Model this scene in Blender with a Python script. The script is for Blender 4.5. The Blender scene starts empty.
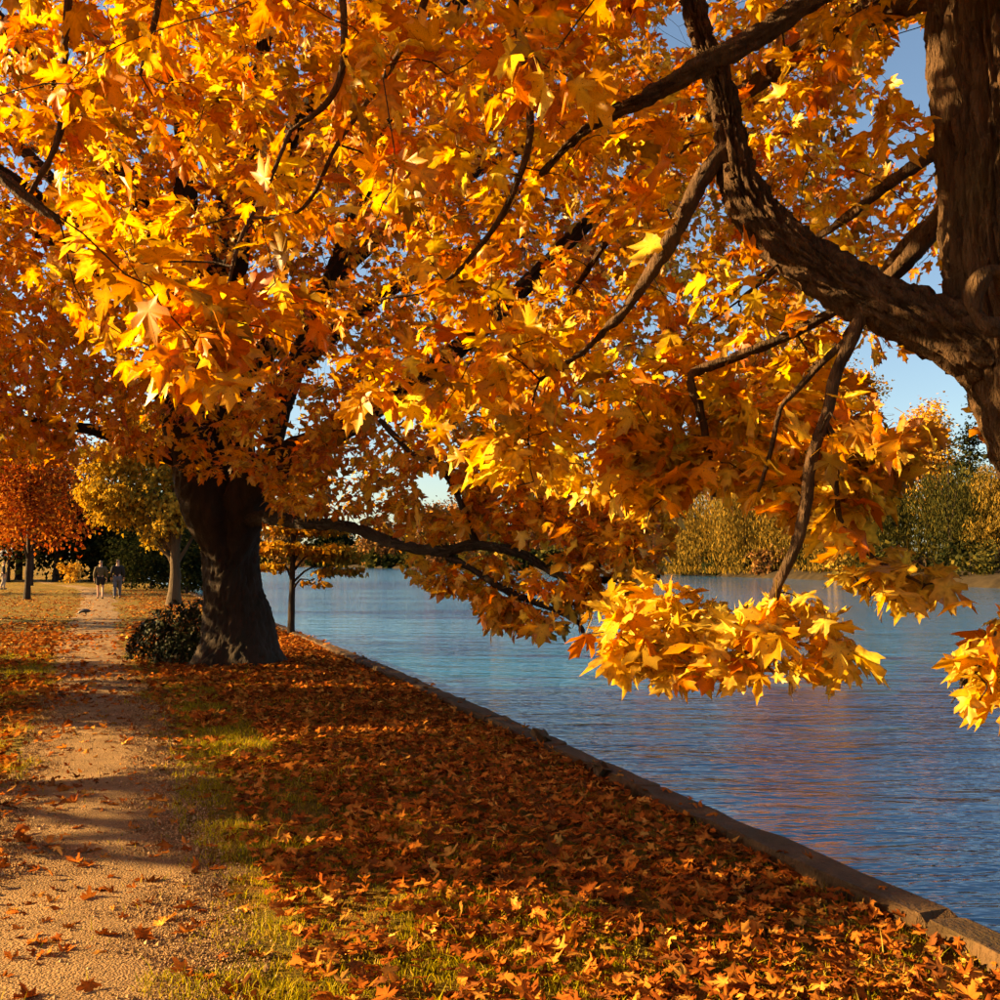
import bpy, bmesh, math, random
import numpy as np
from mathutils import Matrix, Vector

random.seed(7)
rng = np.random.default_rng(7)
sc = bpy.context.scene
COL = sc.collection
R = math.radians

# ------------------------------------------------------------------ camera, sky, sun, exposure
CAM_H, PITCH, F = 1.6, math.atan(63 / 1000), 1000.0
cam_d = bpy.data.cameras.new('camera')
cam_d.lens, cam_d.sensor_width, cam_d.clip_start, cam_d.clip_end = 36.0, 36.0, 0.05, 8000
cam = bpy.data.objects.new('camera', cam_d)
COL.objects.link(cam)
cam.location = (0, 0, CAM_H)
cam.rotation_euler = (math.pi / 2 + PITCH, 0, 0)
sc.camera = cam

SUN_EL, SUN_AZ = 18.0, -87.0            # azimuth clockwise from the view direction
world = bpy.data.worlds.new('World')
sc.world = world
world.use_nodes = True
wn = world.node_tree.nodes
sky = wn.new('ShaderNodeTexSky')
sky.sky_type = 'NISHITA'
sky.sun_disc = False
sky.sun_elevation = R(SUN_EL)
sky.sun_rotation = R(SUN_AZ)
sky.ozone_density = 3.6
sky.dust_density = 0.8
world.node_tree.links.new(sky.outputs[0], wn['Background'].inputs[0])
wn['Background'].inputs[1].default_value = 0.050

sun_d = bpy.data.lights.new('sun', 'SUN')
sun_d.energy = 5.0
sun_d.angle = R(0.5)
sun_d.color = (1.0, 0.69, 0.34)
sun = bpy.data.objects.new('sun', sun_d)
COL.objects.link(sun)
sv = Vector((math.sin(R(SUN_AZ)) * math.cos(R(SUN_EL)), math.cos(R(SUN_AZ)) * math.cos(R(SUN_EL)), math.sin(R(SUN_EL))))
sun.rotation_euler = sv.to_track_quat('Z', 'Y').to_euler()
sun.location = sv * 60

vs = sc.view_settings
vs.view_transform, vs.look, vs.gamma, vs.exposure = 'Standard', 'None', 1.0, 2.3
vs.use_curve_mapping = False
vs.use_white_balance = True
vs.white_balance_temperature = 7900
cy = sc.cycles
cy.max_bounces, cy.diffuse_bounces, cy.transmission_bounces, cy.glossy_bounces = 6, 4, 6, 2
cy.caustics_reflective = cy.caustics_refractive = False
cy.sample_clamp_indirect = 6.0
cy.adaptive_threshold = .03

# ------------------------------------------------------------------ projection helpers
CP, SP = math.cos(PITCH), math.sin(PITCH)


def P(px, py, d):
    """point at forward distance d (metres) that stands at photo pixel px, py"""
    u, v = (px - 500) / F, (500 - py) / F
    r = np.array((u, CP - v * SP, SP + v * CP))
    r = r * (d / r[1])
    return np.array((r[0], r[1], r[2] + CAM_H))


def G(px, py, z=0.0):
    u, v = (px - 500) / F, (500 - py) / F
    r = np.array((u, CP - v * SP, SP + v * CP))
    t = (z - CAM_H) / r[2]
    return np.array((r[0] * t, r[1] * t, z))


def proj(X):
    X = np.asarray(X, float)
    x, y, z = X[..., 0], X[..., 1], X[..., 2] - CAM_H
    f = y * CP + z * SP
    w = -y * SP + z * CP
    f = np.where(np.abs(f) < 1e-4, 1e-4, f)
    return 500 + F * x / f, 500 - F * w / f, f


def in_poly(px, py, poly):
    inside = np.zeros(px.shape, bool)
    n = len(poly)
    for i in range(n):
        x0, y0 = poly[i]
        x1, y1 = poly[(i + 1) % n]
        if y0 == y1:
            continue
        c = ((y0 > py) != (y1 > py)) & (px < (x1 - x0) * (py - y0) / (y1 - y0) + x0)
        inside ^= c
    return inside


# ------------------------------------------------------------------ numpy noise
def _hash(ix, iy, iz):
    h = (ix.astype(np.int64) * 374761393 + iy.astype(np.int64) * 668265263 + iz.astype(np.int64) * 2147483647 + 12345) & 0xFFFFFFFF
    h = ((h ^ (h >> 13)) * 1274126177) & 0xFFFFFFFF
    h = ((h ^ (h >> 16)) * 2246822519) & 0xFFFFFFFF
    return ((h ^ (h >> 15)) & 0xFFFF) / 65535.0


def noise(x, y, z=0.0):
    """value noise, -1 .. 1"""
    x, y, z = np.broadcast_arrays(np.asarray(x, float), np.asarray(y, float), np.asarray(z, float))
    ix, iy, iz = np.floor(x), np.floor(y), np.floor(z)
    fx, fy, fz = x - ix, y - iy, z - iz
    fx, fy, fz = [f * f * (3 - 2 * f) for f in (fx, fy, fz)]
    r = 0
    for a in (0, 1):
        wa = fx if a else 1 - fx
        for b in (0, 1):
            wb = fy if b else 1 - fy
            for c in (0, 1):
                wc = fz if c else 1 - fz
                r = r + wa * wb * wc * _hash(ix + a, iy + b, iz + c)
    return r * 2 - 1


def fbm(x, y, z=0.0, o=3):
    r, a, s = 0, 1.0, 0
    for k in range(o):
        r = r + a * noise(x * 2 ** k + 17 * k, y * 2 ** k, z * 2 ** k)
        s += a
        a *= .5
    return r / s


def sstep(a, b, x):
    t = np.clip((x - a) / (b - a), 0, 1)
    return t * t * (3 - 2 * t)


def nrm(v):
    return v / np.maximum(np.linalg.norm(v, axis=-1, keepdims=True), 1e-9)


# ------------------------------------------------------------------ mesh helpers
def mesh(name, V, T, mat=None, tint=None, smooth=True):
    V = np.ascontiguousarray(V, np.float32).reshape(-1, 3)
    T = np.ascontiguousarray(T, np.int32)
    k = T.shape[1]
    me = bpy.data.meshes.new(name)
    me.vertices.add(len(V))
    me.vertices.foreach_set('co', V.ravel())
    me.loops.add(T.size)
    me.loops.foreach_set('vertex_index', T.ravel())
    me.polygons.add(len(T))
    me.polygons.foreach_set('loop_start', np.arange(0, T.size, k, dtype=np.int32))
    me.update(calc_edges=True)
    me.polygons.foreach_set('use_smooth', np.full(len(T), smooth, bool))
    if tint is not None:
        a = me.attributes.new('tint', 'FLOAT_COLOR', 'POINT')
        c = np.ones((len(V), 4), np.float32)
        c[:, :3] = np.asarray(tint).reshape(-1, 3)
        a.data.foreach_set('color', c.ravel())
    if mat:
        me.materials.append(mat)
    return me


def link(name, data, parent=None, loc=None, **props):
    o = bpy.data.objects.new(name, data)
    COL.objects.link(o)
    if parent is not None:
        o.parent = parent
    if loc is not None:
        o.location = loc
    for k, v in props.items():
        if v is not None:
            o[k] = v
    return o


def thing(name, label, cat, loc=(0, 0, 0), group=None):
    return link(name, None, None, loc, label=label, category=cat, group=group)


class Join:
    """collects triangle lists into one mesh"""
    def __init__(s):
        s.V, s.T, s.C, s.n = [], [], [], 0

    def add(s, V, T, C=None):
        V = np.asarray(V, float).reshape(-1, 3)
        s.V.append(V)
        s.T.append(np.asarray(T, np.int64) + s.n)
        if C is not None:
            s.C.append(np.broadcast_to(np.asarray(C, float).reshape(-1, 3), (len(V), 3)))
        s.n += len(V)

    def mesh(s, name, mat, smooth=True):
        return mesh(name, np.concatenate(s.V), np.concatenate(s.T), mat, np.concatenate(s.C) if s.C else None, smooth)


def spline(pts, step):
    """Catmull-Rom through rows (x, y, z, r), resampled at about `step` metres"""
    p = np.asarray(pts, float)
    q = np.vstack([2 * p[0] - p[1], p, 2 * p[-1] - p[-2]])
    out = []
    for i in range(1, len(q) - 2):
        n = max(1, int(np.ceil(np.linalg.norm(q[i + 1, :3] - q[i, :3]) / step)))
        t = (np.arange(n) / n)[:, None]
        a, b, c, d = q[i - 1], q[i], q[i + 1], q[i + 2]
        out.append(.5 * (2 * b + (c - a) * t + (2 * a - 5 * b + 4 * c - d) * t ** 2 + (3 * b - a - 3 * c + d) * t ** 3))
    out.append(p[-1:])
    r = np.vstack(out)
    r[:, 3] = np.maximum(r[:, 3], .0008)
    return r


def tube(S, seg, bark=0.0, ks=1.0, flare=None, seed=0.0, cap=True, furrow=.036):
    """tube along spline rows S; bark = ridge depth in metres"""
    c, r = S[:, :3], S[:, 3]
    t = nrm(np.gradient(c, axis=0))
    ref = np.array((0.0, 1.0, 0.0)) if abs(t[0, 1]) < .9 else np.array((1.0, 0, 0))
    U = np.zeros_like(c)
    u = nrm(ref - t[0] * np.dot(ref, t[0]))
    for i in range(len(c)):
        u = nrm(u - t[i] * np.dot(u, t[i]))
        U[i] = u
    W = np.cross(t, U)
    a = np.linspace(0, 2 * np.pi, seg, endpoint=False)
    L = np.concatenate([[0], np.cumsum(np.linalg.norm(np.diff(c, axis=0), axis=1))])
    A, LL = np.meshgrid(a, L)
    RR = np.repeat(r[:, None], seg, 1)
    if flare is not None:
        RR = RR * flare(A, LL)
    if bark > 0:
        cx, sx = np.cos(A) * RR, np.sin(A) * RR
        k = ks
        warp = .35 * noise(cx * k * .8 + seed, sx * k * .8, LL * k * .35)
        n1 = noise(cx * k + seed + warp, sx * k + warp, LL * k * .17)
        n2 = noise(cx * k * 2.3 + seed, sx * k * 2.3, LL * k * .55)
        n3 = noise(cx * k * 6, sx * k * 6 + seed, LL * k * 3.0)
        furrow = float(np.clip(np.median(r) * .17, .015, furrow))
        nf = max(7, int(2 * np.pi * np.median(r) / furrow))
        ph = A * nf / 2 + 2.6 * noise(np.cos(A) * nf * .16 + seed, np.sin(A) * nf * .16, LL * .42 / furrow * .12) + 1.5 * noise(np.cos(A) * nf * .33, np.sin(A) * nf * .33 + seed, LL * .5 / furrow * .35)
        fr = np.abs(np.sin(ph))
        brk = noise(np.cos(A) * nf * .5, np.sin(A) * nf * .5, LL / furrow * .55 + seed)
        ridge = np.clip(fr * 1.9, 0, 1) ** .8 * (1 - .75 * sstep(.1, .45, brk))
        RR = RR + bark * (ridge * 1.5 - 1.2 + .40 * n2 + .50 * n3 + .2 * n1)
        RR = RR + r[:, None] * .10 * noise(cx * 2.2 + seed, sx * 2.2, LL * 2.0)
    V = c[:, None, :] + U[:, None, :] * (np.cos(A) * RR)[..., None] + W[:, None, :] * (np.sin(A) * RR)[..., None]
    n, m = len(c), seg
    i, j = np.meshgrid(np.arange(n - 1), np.arange(m), indexing='ij')
    i, j = i.ravel(), j.ravel()
    q0, q1, q2, q3 = i * m + j, i * m + (j + 1) % m, (i + 1) * m + (j + 1) % m, (i + 1) * m + j
    T = np.concatenate([np.stack([q0, q1, q2], 1), np.stack([q0, q2, q3], 1)])
    V = V.reshape(-1, 3)
    if cap:
        V = np.vstack([V, c[-1:]])
        b = (n - 1) * m
        T = np.vstack([T, np.stack([b + np.arange(m), b + (np.arange(m) + 1) % m, np.full(m, n * m)], 1)])
    return V, T


def twig_tubes(A, rad, seg=4):
    """A: (N,K,3) polylines, rad: (N,K)"""
    N, K, _ = A.shape
    t = nrm(np.gradient(A, axis=1))
    ref = np.zeros((N, 1, 3))
    ref[:, 0, 0] = .31
    ref[:, 0, 1] = .77
    ref[:, 0, 2] = .17
    u = nrm(np.cross(t, np.broadcast_to(ref, t.shape)))
    w = np.cross(t, u)
    ang = np.arange(seg) * 2 * np.pi / seg
    V = A[:, :, None, :] + rad[:, :, None, None] * (u[:, :, None, :] * np.cos(ang)[None, None, :, None] + w[:, :, None, :] * np.sin(ang)[None, None, :, None])
    base = (np.arange(N) * K * seg)[:, None, None]
    i, j = np.meshgrid(np.arange(K - 1), np.arange(seg), indexing='ij')
    q0 = base + i * seg + j
    q1 = base + i * seg + (j + 1) % seg
    q2, q3 = q1 + seg, q0 + seg
    T = np.concatenate([np.stack([q0, q1, q2], -1).reshape(-1, 3), np.stack([q0, q2, q3], -1).reshape(-1, 3)])
    return V.reshape(-1, 3), T


# ------------------------------------------------------------------ materials
def material(name):
    m = bpy.data.materials.new(name)
    m.use_nodes = True
    nt = m.node_tree
    for n in list(nt.nodes):
        nt.nodes.remove(n)
    out = nt.nodes.new('ShaderNodeOutputMaterial')
    return m, nt, nt.nodes, nt.links, out


def noise_node(nt, scale, detail=4, rough=.6, vec=None, dist=0.0):
    n = nt.nodes.new('ShaderNodeTexNoise')
    n.inputs['Scale'].default_value = scale
    n.inputs['Detail'].default_value = detail
    n.inputs['Roughness'].default_value = rough
    n.inputs['Distortion'].default_value = dist
    if vec is not None:
        nt.links.new(vec, n.inputs['Vector'])
    return n


def ramp(nt, fac, stops):
    r = nt.nodes.new('ShaderNodeValToRGB')
    el = r.color_ramp.elements
    while len(el) < len(stops):
        el.new(.5)
    for e, (p, c) in zip(el, stops):
        e.position = p
        e.color = (*c, 1) if len(c) == 3 else c
    nt.links.new(fac, r.inputs[0])
    return r


def mapped(nt, scale):
    tc = nt.nodes.new('ShaderNodeTexCoord')
    mp = nt.nodes.new('ShaderNodeMapping')
    mp.inputs['Scale'].default_value = scale
    nt.links.new(tc.outputs['Object'], mp.inputs['Vector'])
    return mp.outputs[0]


def bump(nt, h, strength, dist):
    b = nt.nodes.new('ShaderNodeBump')
    b.inputs['Strength'].default_value = strength
    b.inputs['Distance'].default_value = dist
    nt.links.new(h, b.inputs['Height'])
    return b.outputs[0]


def leaf_material(name, trans=.45, rough=.5, spec=.35, gain=1.0, detail=60.0):
    m, nt, N, L, out = material(name)
    at = N.new('ShaderNodeAttribute')
    at.attribute_name = 'tint'
    v = mapped(nt, (1, 1, 1))
    no = noise_node(nt, detail, 1, .6, v)
    rp = ramp(nt, no.outputs[0], [(.3, (.72, .70, .66)), (.6, (1, 1, 1))])
    mx = N.new('ShaderNodeMix')
    mx.data_type, mx.blend_type = 'RGBA', 'MULTIPLY'
    mx.inputs[0].default_value = 1
    L.new(at.outputs['Color'], mx.inputs[6])
    col2 = rp.outputs[0]
    if spec and trans > .3:
        sp_ = noise_node(nt, 17, 1, .5, v)
        r3 = ramp(nt, sp_.outputs[0], [(.26, (.30, .20, .16)), (.33, (1, 1, 1))])
        m3 = N.new('ShaderNodeMix')
        m3.data_type, m3.blend_type = 'RGBA', 'MULTIPLY'
        m3.inputs[0].default_value = 1
        L.new(col2, m3.inputs[6])
        L.new(r3.outputs[0], m3.inputs[7])
        col2 = m3.outputs[2]
    L.new(col2, mx.inputs[7])
    if spec == 0:
        pb = N.new('ShaderNodeBsdfDiffuse')
        L.new(mx.outputs[2], pb.inputs['Color'])
    else:
        pb = N.new('ShaderNodeBsdfPrincipled')
        pb.inputs['Roughness'].default_value = rough
        pb.inputs['Specular IOR Level'].default_value = spec
        L.new(mx.outputs[2], pb.inputs['Base Color'])
    tr = N.new('ShaderNodeBsdfTranslucent')
    gm = N.new('ShaderNodeGamma')
    gm.inputs[1].default_value = 1.25
    L.new(mx.outputs[2], gm.inputs[0])
    L.new(gm.outputs[0], tr.inputs[0])
    ms = N.new('ShaderNodeMixShader')
    ms.inputs[0].default_value = trans
    L.new(pb.outputs[0], ms.inputs[1])
    L.new(tr.outputs[0], ms.inputs[2])
    L.new(ms.outputs[0], out.inputs[0])
    return m


def bark_material(name, c0, c1, scale=14.0, moss=None):
    m, nt, N, L, out = material(name)
    v = mapped(nt, (1, 1, .22))
    n1 = noise_node(nt, scale, 6, .65, v)
    n2 = noise_node(nt, scale * 5, 4, .6, v)
    r = ramp(nt, n1.outputs[0], [(.3, c0), (.7, c1)])
    col = r.outputs[0]
    if moss:
        v2 = mapped(nt, (1, 1, 1))
        n3 = noise_node(nt, 2.3, 5, .6, v2)
        f = ramp(nt, n3.outputs[0], [(.55, (0, 0, 0)), (.72, (.6, .6, .6))])
        mx = N.new('ShaderNodeMix')
        mx.data_type = 'RGBA'
        L.new(f.outputs[0], mx.inputs[0])
        L.new(col, mx.inputs[6])
        mx.inputs[7].default_value = (*moss, 1)
        col = mx.outputs[2]
    pb = N.new('ShaderNodeBsdfPrincipled')
    pb.inputs['Roughness'].default_value = .85
    pb.inputs['Specular IOR Level'].default_value = .2
    L.new(col, pb.inputs['Base Color'])
    ad = N.new('ShaderNodeMath')
    ad.operation = 'ADD'
    L.new(n1.outputs[0], ad.inputs[0])
    L.new(n2.outputs[0], ad.inputs[1])
    L.new(bump(nt, ad.outputs[0], 1.0, .03), pb.inputs['Normal'])
    L.new(pb.outputs[0], out.inputs[0])
    return m


def plain(name, c, rough=.8, spec=.3, var=.25, scale=12.0):
    m, nt, N, L, out = material(name)
    v = mapped(nt, (1, 1, 1))
    n1 = noise_node(nt, scale, 4, .6, v)
    r = ramp(nt, n1.outputs[0], [(.3, tuple(x * (1 - var) for x in c)), (.7, tuple(min(1, x * (1 + var)) for x in c))])
    pb = N.new('ShaderNodeBsdfPrincipled')
    pb.inputs['Roughness'].default_value = rough
    pb.inputs['Specular IOR Level'].default_value = spec
    L.new(r.outputs[0], pb.inputs['Base Color'])
    L.new(bump(nt, n1.outputs[0], .3, .01), pb.inputs['Normal'])
    L.new(pb.outputs[0], out.inputs[0])
    return m


M = {}
M['leaf'] = leaf_material('maple_leaf', .54, .42, .4)
M['litter'] = leaf_material('dry_leaf', .22, .6, 0)
M['far_leaf'] = leaf_material('far_foliage', .35, .6, 0, detail=3)
M['ivy'] = leaf_material('ivy_leaf', .1, .6, .12)
M['grass'] = leaf_material('grass_blade', .4, .5, 0)
M['bark_near'] = bark_material('maple_bark', (.032, .017, .008), (.110, .060, .028), 16, (.06, .042, .016))
M['bark'] = bark_material('old_bark', (.016, .010, .007), (.040, .025, .015), 6, (.02, .018, .008))
M['twig'] = bark_material('twig_bark', (.035, .021, .014), (.09, .055, .032), 30)
M['bark_pale'] = bark_material('pale_bark', (.04, .026, .012), (.10, .062, .03), 5)

# ------------------------------------------------------------------ ground layout
DY = np.array([-60, 3.66, 7.7, 20.8, 43, 64, 90.0])
DX = np.array([22.0, -.95, -2.4, -7.7, -16.4, -25.5, -42.0])


def path_right(y):
    return np.interp(y, DY, DX)


def path_w(y):
    return np.interp(y, [3, 8, 20, 43, 60], [1.6, 1.32, 1.4, 1.5, 1.5])


WY = np.array([-60, 4.19, 14.3, 23.9, 60, 140, 700, 900])
WX = np.array([24.4, 2.09, -1.43, -5.0, -19.0, -52.0, -290, -380])


def wall_x(y):
    return np.interp(y, WY, WX)


def H(x, y):
    q = wall_x(y) - x
    near = 1 - sstep(60, 120, y)
    return near * (.035 * noise(x * .55 + 3, y * .55) + .012 * noise(x * 2.1, y * 2.1)) - .05 * (1 - sstep(0, 1.4, q)) + sstep(70, 260, y - x * .15) * 3.0


# lawn: a sheet in (y, distance from wall) coordinates, fine near the camera
ys = np.unique(np.concatenate([np.arange(-40, 0, 2.0), np.arange(0, 26, .22), np.arange(26, 70, 1.0), np.arange(70, 260, 8), np.arange(260, 901, 40)]))
qs = np.concatenate([np.arange(0, 8, .2), np.arange(8, 30, 1.0), np.arange(30, 200, 10), np.array([260, 400, 800, 1600, 3000])])
Y, Q = np.meshgrid(ys, qs, indexing='ij')
X = wall_x(Y) - Q - .12
Z = H(X, Y)


def grid_tris(n, m):
    i, j = np.meshgrid(np.arange(n - 1), np.arange(m - 1), indexing='ij')
    q0 = (i * m + j).ravel()
    return np.concatenate([np.stack([q0, q0 + 1, q0 + m + 1], 1), np.stack([q0, q0 + m + 1, q0 + m], 1)])


def lawn_material():
    m, nt, N, L, out = material('autumn_lawn')
    v = mapped(nt, (1, 1, 1))
    n1 = noise_node(nt, 1.1, 5, .6, v)
    n2 = noise_node(nt, 14, 5, .7, v)
    n3 = noise_node(nt, 90, 3, .6, v)
    g = ramp(nt, n2.outputs[0], [(.3, (.07, .055, .008)), (.5, (.18, .13, .018)), (.7, (.30, .17, .028))])
    lf = ramp(nt, n2.outputs[0], [(.35, (.12, .045, .012)), (.65, (.42, .18, .03))])
    f = ramp(nt, n1.outputs[0], [(.46, (0, 0, 0)), (.62, (.8, .8, .8))])
    mx = N.new('ShaderNodeMix')
    mx.data_type = 'RGBA'
    L.new(f.outputs[0], mx.inputs[0])
    L.new(g.outputs[0], mx.inputs[6])
    L.new(lf.outputs[0], mx.inputs[7])
    pb = N.new('ShaderNodeBsdfPrincipled')
    pb.inputs['Roughness'].default_value = .95
    pb.inputs['Specular IOR Level'].default_value = .1
    L.new(mx.outputs[2], pb.inputs['Base Color'])
    ad = N.new('ShaderNodeMath')
    ad.operation = 'ADD'
    L.new(n2.outputs[0], ad.inputs[0])
    L.new(n3.outputs[0], ad.inputs[1])
    L.new(bump(nt, ad.outputs[0], 1.0, .05), pb.inputs['Normal'])
    L.new(pb.outputs[0], out.inputs[0])
    return m


M['lawn'] = lawn_material()
T = grid_tris(*Y.shape)[:, ::-1]
link('lawn', mesh('lawn', np.stack([X, Y, Z], -1), T, M['lawn']), kind='structure')


# gravel path
def gravel_material():
    m, nt, N, L, out = material('path_gravel')
    v = mapped(nt, (1, 1, 1))
    vo = N.new('ShaderNodeTexVoronoi')
    vo.inputs['Scale'].default_value = 85
    L.new(v, vo.inputs['Vector'])
    n1 = noise_node(nt, 3.0, 6, .65, v)
    n2 = noise_node(nt, 130, 3, .6, v)
    r = ramp(nt, n1.outputs[0], [(.3, (.19, .115, .05)), (.7, (.36, .225, .10))])
    r2 = ramp(nt, n2.outputs[0], [(.3, (.55, .55, .55)), (.7, (1.25, 1.25, 1.25))])
    mx = N.new('ShaderNodeMix')
    mx.data_type, mx.blend_type = 'RGBA', 'MULTIPLY'
    mx.inputs[0].default_value = 1
    L.new(r.outputs[0], mx.inputs[6])
    L.new(r2.outputs[0], mx.inputs[7])
    pb = N.new('ShaderNodeBsdfPrincipled')
    pb.inputs['Roughness'].default_value = .9
    pb.inputs['Specular IOR Level'].default_value = .15
    L.new(mx.outputs[2], pb.inputs['Base Color'])
    sb = N.new('ShaderNodeMath')
    sb.operation = 'SUBTRACT'
    L.new(n2.outputs[0], sb.inputs[0])
    L.new(vo.outputs['Distance'], sb.inputs[1])
    L.new(bump(nt, sb.outputs[0], 1.0, .012), pb.inputs['Normal'])
    L.new(pb.outputs[0], out.inputs[0])
    return m


M['gravel'] = gravel_material()
ys = np.unique(np.concatenate([np.arange(-20, 12, .12), np.arange(12, 30, .3), np.arange(30, 90, 1.0)]))
ts = np.linspace(0, 1, 25)
Y, TT = np.meshgrid(ys, ts, indexing='ij')
er = .24 * noise(Y * 1.1, 3.3) + .14 * noise(Y * 3.7, 8.1)
el = .22 * noise(Y * 1.1, 9.3) + .10 * noise(Y * 4, 5.1)
xr = path_right(Y) + er
xl = path_right(Y) - path_w(Y) + el
X = xr + (xl - xr) * TT
Z = H(X, Y) - .010 + .028 * np.clip(np.sin(np.pi * TT), 0, 1) ** .6 + .005 * noise(X * 6, Y * 6)
link('path', mesh('path', np.stack([X, Y, Z], -1), grid_tris(*Y.shape)[:, ::-1], M['gravel']), kind='structure')

# river
WATER_Z = -.5


def water_material():
    m, nt, N, L, out = material('river_water')
    v = mapped(nt, (.45, 1.25, 1))
    n1 = noise_node(nt, 1.0, 4, .55, v, .4)
    v2 = mapped(nt, (2.0, 6.0, 1))
    n2 = noise_node(nt, 1.0, 3, .6, v2, .3)
    v3 = mapped(nt, (.05, .16, 1))
    n3 = noise_node(nt, 1.0, 2, .5, v3)
    pb = N.new('ShaderNodeBsdfPrincipled')
    pb.inputs['Base Color'].default_value = (.002, .105, .250, 1)
    pb.inputs['Roughness'].default_value = .06
    pb.inputs['IOR'].default_value = 1.45
    a = N.new('ShaderNodeMath')
    a.operation = 'MULTIPLY_ADD'
    L.new(n2.outputs[0], a.inputs[0])
    a.inputs[1].default_value = .3
    L.new(n1.outputs[0], a.inputs[2])
    w = ramp(nt, n3.outputs[0], [(.35, (.55, .55, .55)), (.65, (1, 1, 1))])
    mu = N.new('ShaderNodeMath')
    mu.operation = 'MULTIPLY'
    L.new(a.outputs[0], mu.inputs[0])
    L.new(w.outputs[0], mu.inputs[1])
    L.new(bump(nt, mu.outputs[0], 1.0, .14), pb.inputs['Normal'])
    L.new(pb.outputs[0], out.inputs[0])
    return m


M['water'] = water_material()
V = np.array([(-420, -80, WATER_Z), (300, -80, WATER_Z), (300, 950, WATER_Z), (-420, 950, WATER_Z)])
link('river', mesh('river', V, np.array([[0, 1, 2, 3]]), M['water'], smooth=False), kind='structure')

# far bank: polyline of its waterline and land rising behind it
FB = np.array([(58, -70), (47, 40), (41, 86), (35, 153), (8, 270), (-40, 395), (-120, 560), (-215, 640), (-300, 720)], float)
fb = spline(np.column_stack([FB, np.zeros(len(FB)), np.ones(len(FB))]), 8)[:, :2]
tn = nrm(np.gradient(fb, axis=0))
outw = np.stack([tn[:, 1], -tn[:, 0]], 1)
offs = np.array([-1.0, 0, 1.2, 4, 12, 40, 120, 400, 2500])
hz = np.array([-1.6, -.55, .25, .7, 1.2, 2.2, 4, 8, 8])
V = np.zeros((len(fb), len(offs), 3))
V[..., :2] = fb[:, None, :] + outw[:, None, :] * offs[None, :, None]
V[..., 2] = hz + (.18 * noise(V[..., 0] * .3, V[..., 1] * .3) * (offs > .5))
M['bank'] = plain('far_bank_earth', (.030, .021, .010), .95, .1, .5, .8)
link('far_bank', mesh('far_bank', V, grid_tris(len(fb), len(offs)), M['bank']), kind='structure')

# ------------------------------------------------------------------ embankment wall with coping stones
M['stone'] = bark_material('mossy_stone', (.042, .022, .008), (.105, .058, .023), 9, (.040, .030, .008))
wall = thing('embankment_wall', 'low mossy stone embankment wall with raised coping along the river edge', 'wall', (0, 0, 0))
yy = np.concatenate([np.arange(-12, 62, 1.0), np.arange(62, 300, 12)])
face = np.zeros((len(yy), 4, 3))
for k, (o, z) in enumerate(((-.14, -1.5), (-.14, -.29), (.10, -.29), (.10, -1.5))):
    face[:, k] = np.stack([wall_x(yy) + o, yy, np.full(len(yy), z)], 1)
link('wall_body', mesh('wall_body', face, grid_tris(len(yy), 4), M['stone'], smooth=False), wall)


def stone_mesh(lx, ly, lz, seed, rough=.012, sub=1):
    bm = bmesh.new()
    bmesh.ops.create_cube(bm, size=1)
    for v in bm.verts:
        v.co = (v.co.x * lx, v.co.y * ly, v.co.z * lz)
    bmesh.ops.bevel(bm, geom=list(bm.edges), offset=min(lx, ly, lz) * .09, segments=1, affect='EDGES')
    if ly > .8:
        for cut in (-.33, -.12, .1, .31):
            bmesh.ops.bisect_plane(bm, geom=list(bm.verts) + list(bm.edges) + list(bm.faces), plane_co=(0, cut, 0), plane_no=(0, 1, 0))
    rr = random.Random(seed)
    for v in bm.verts:
        v.co += Vector((rr.uniform(-1, 1), rr.uniform(-1, 1), rr.uniform(-1, 1))) * rough
    me = bpy.data.meshes.new('coping_stone')
    bm.to_mesh(me)
    bm.free()
    me.materials.append(M['stone'])
    return me


cop = [stone_mesh(.22, 1.0, .34, s) for s in range(6)]
y = -6.0
k = 0
while y < 62:
    ln = random.uniform(1.0, 1.7)
    dx = wall_x(y + ln) - wall_x(y)
    n = math.hypot(dx, ln)
    o = link('coping_stone', cop[k % 6], wall)
    o.location = ((wall_x(y) + wall_x(y + ln)) / 2 + random.uniform(-.006, .006), y + ln / 2, -.140 + random.uniform(-.005, .005))
    o.rotation_euler = (random.uniform(-.006, .006), random.uniform(-.02, .02), math.atan2(-dx, ln))
    o.scale = (random.uniform(.97, 1.03), n * .998, 1)
    y += ln
    k += 1

# ------------------------------------------------------------------ leaf shapes
HALF = [(.0, .0), (.11, -.05), (.37, -.09), (.27, .06), (.31, .16), (.53, .29), (.58, .49), (.41, .43), (.34, .51), (.20, .42), (.205, .61), (.265, .745), (.12, .77), (.0, 1.0)]
OUT1 = np.array(HALF + [(-x, y) for x, y in HALF[-2:0:-1]])
HALF2 = [(.0, .02), (.36, -.07), (.29, .15), (.57, .46), (.20, .43), (.24, .72), (.0, 1.0)]
OUT2 = np.array(HALF2 + [(-x, y) for x, y in HALF2[-2:0:-1]])
OUT4 = np.array([(.0, .0), (.42, .05), (.5, .5), (.0, 1.0), (-.5, .5), (-.42, .05)])
OUT3 = np.array([(.0, .0), (.42, .05), (.5, .5), (.12, .6), (.0, 1.0), (-.12, .6), (-.5, .5), (-.42, .05)])


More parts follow.
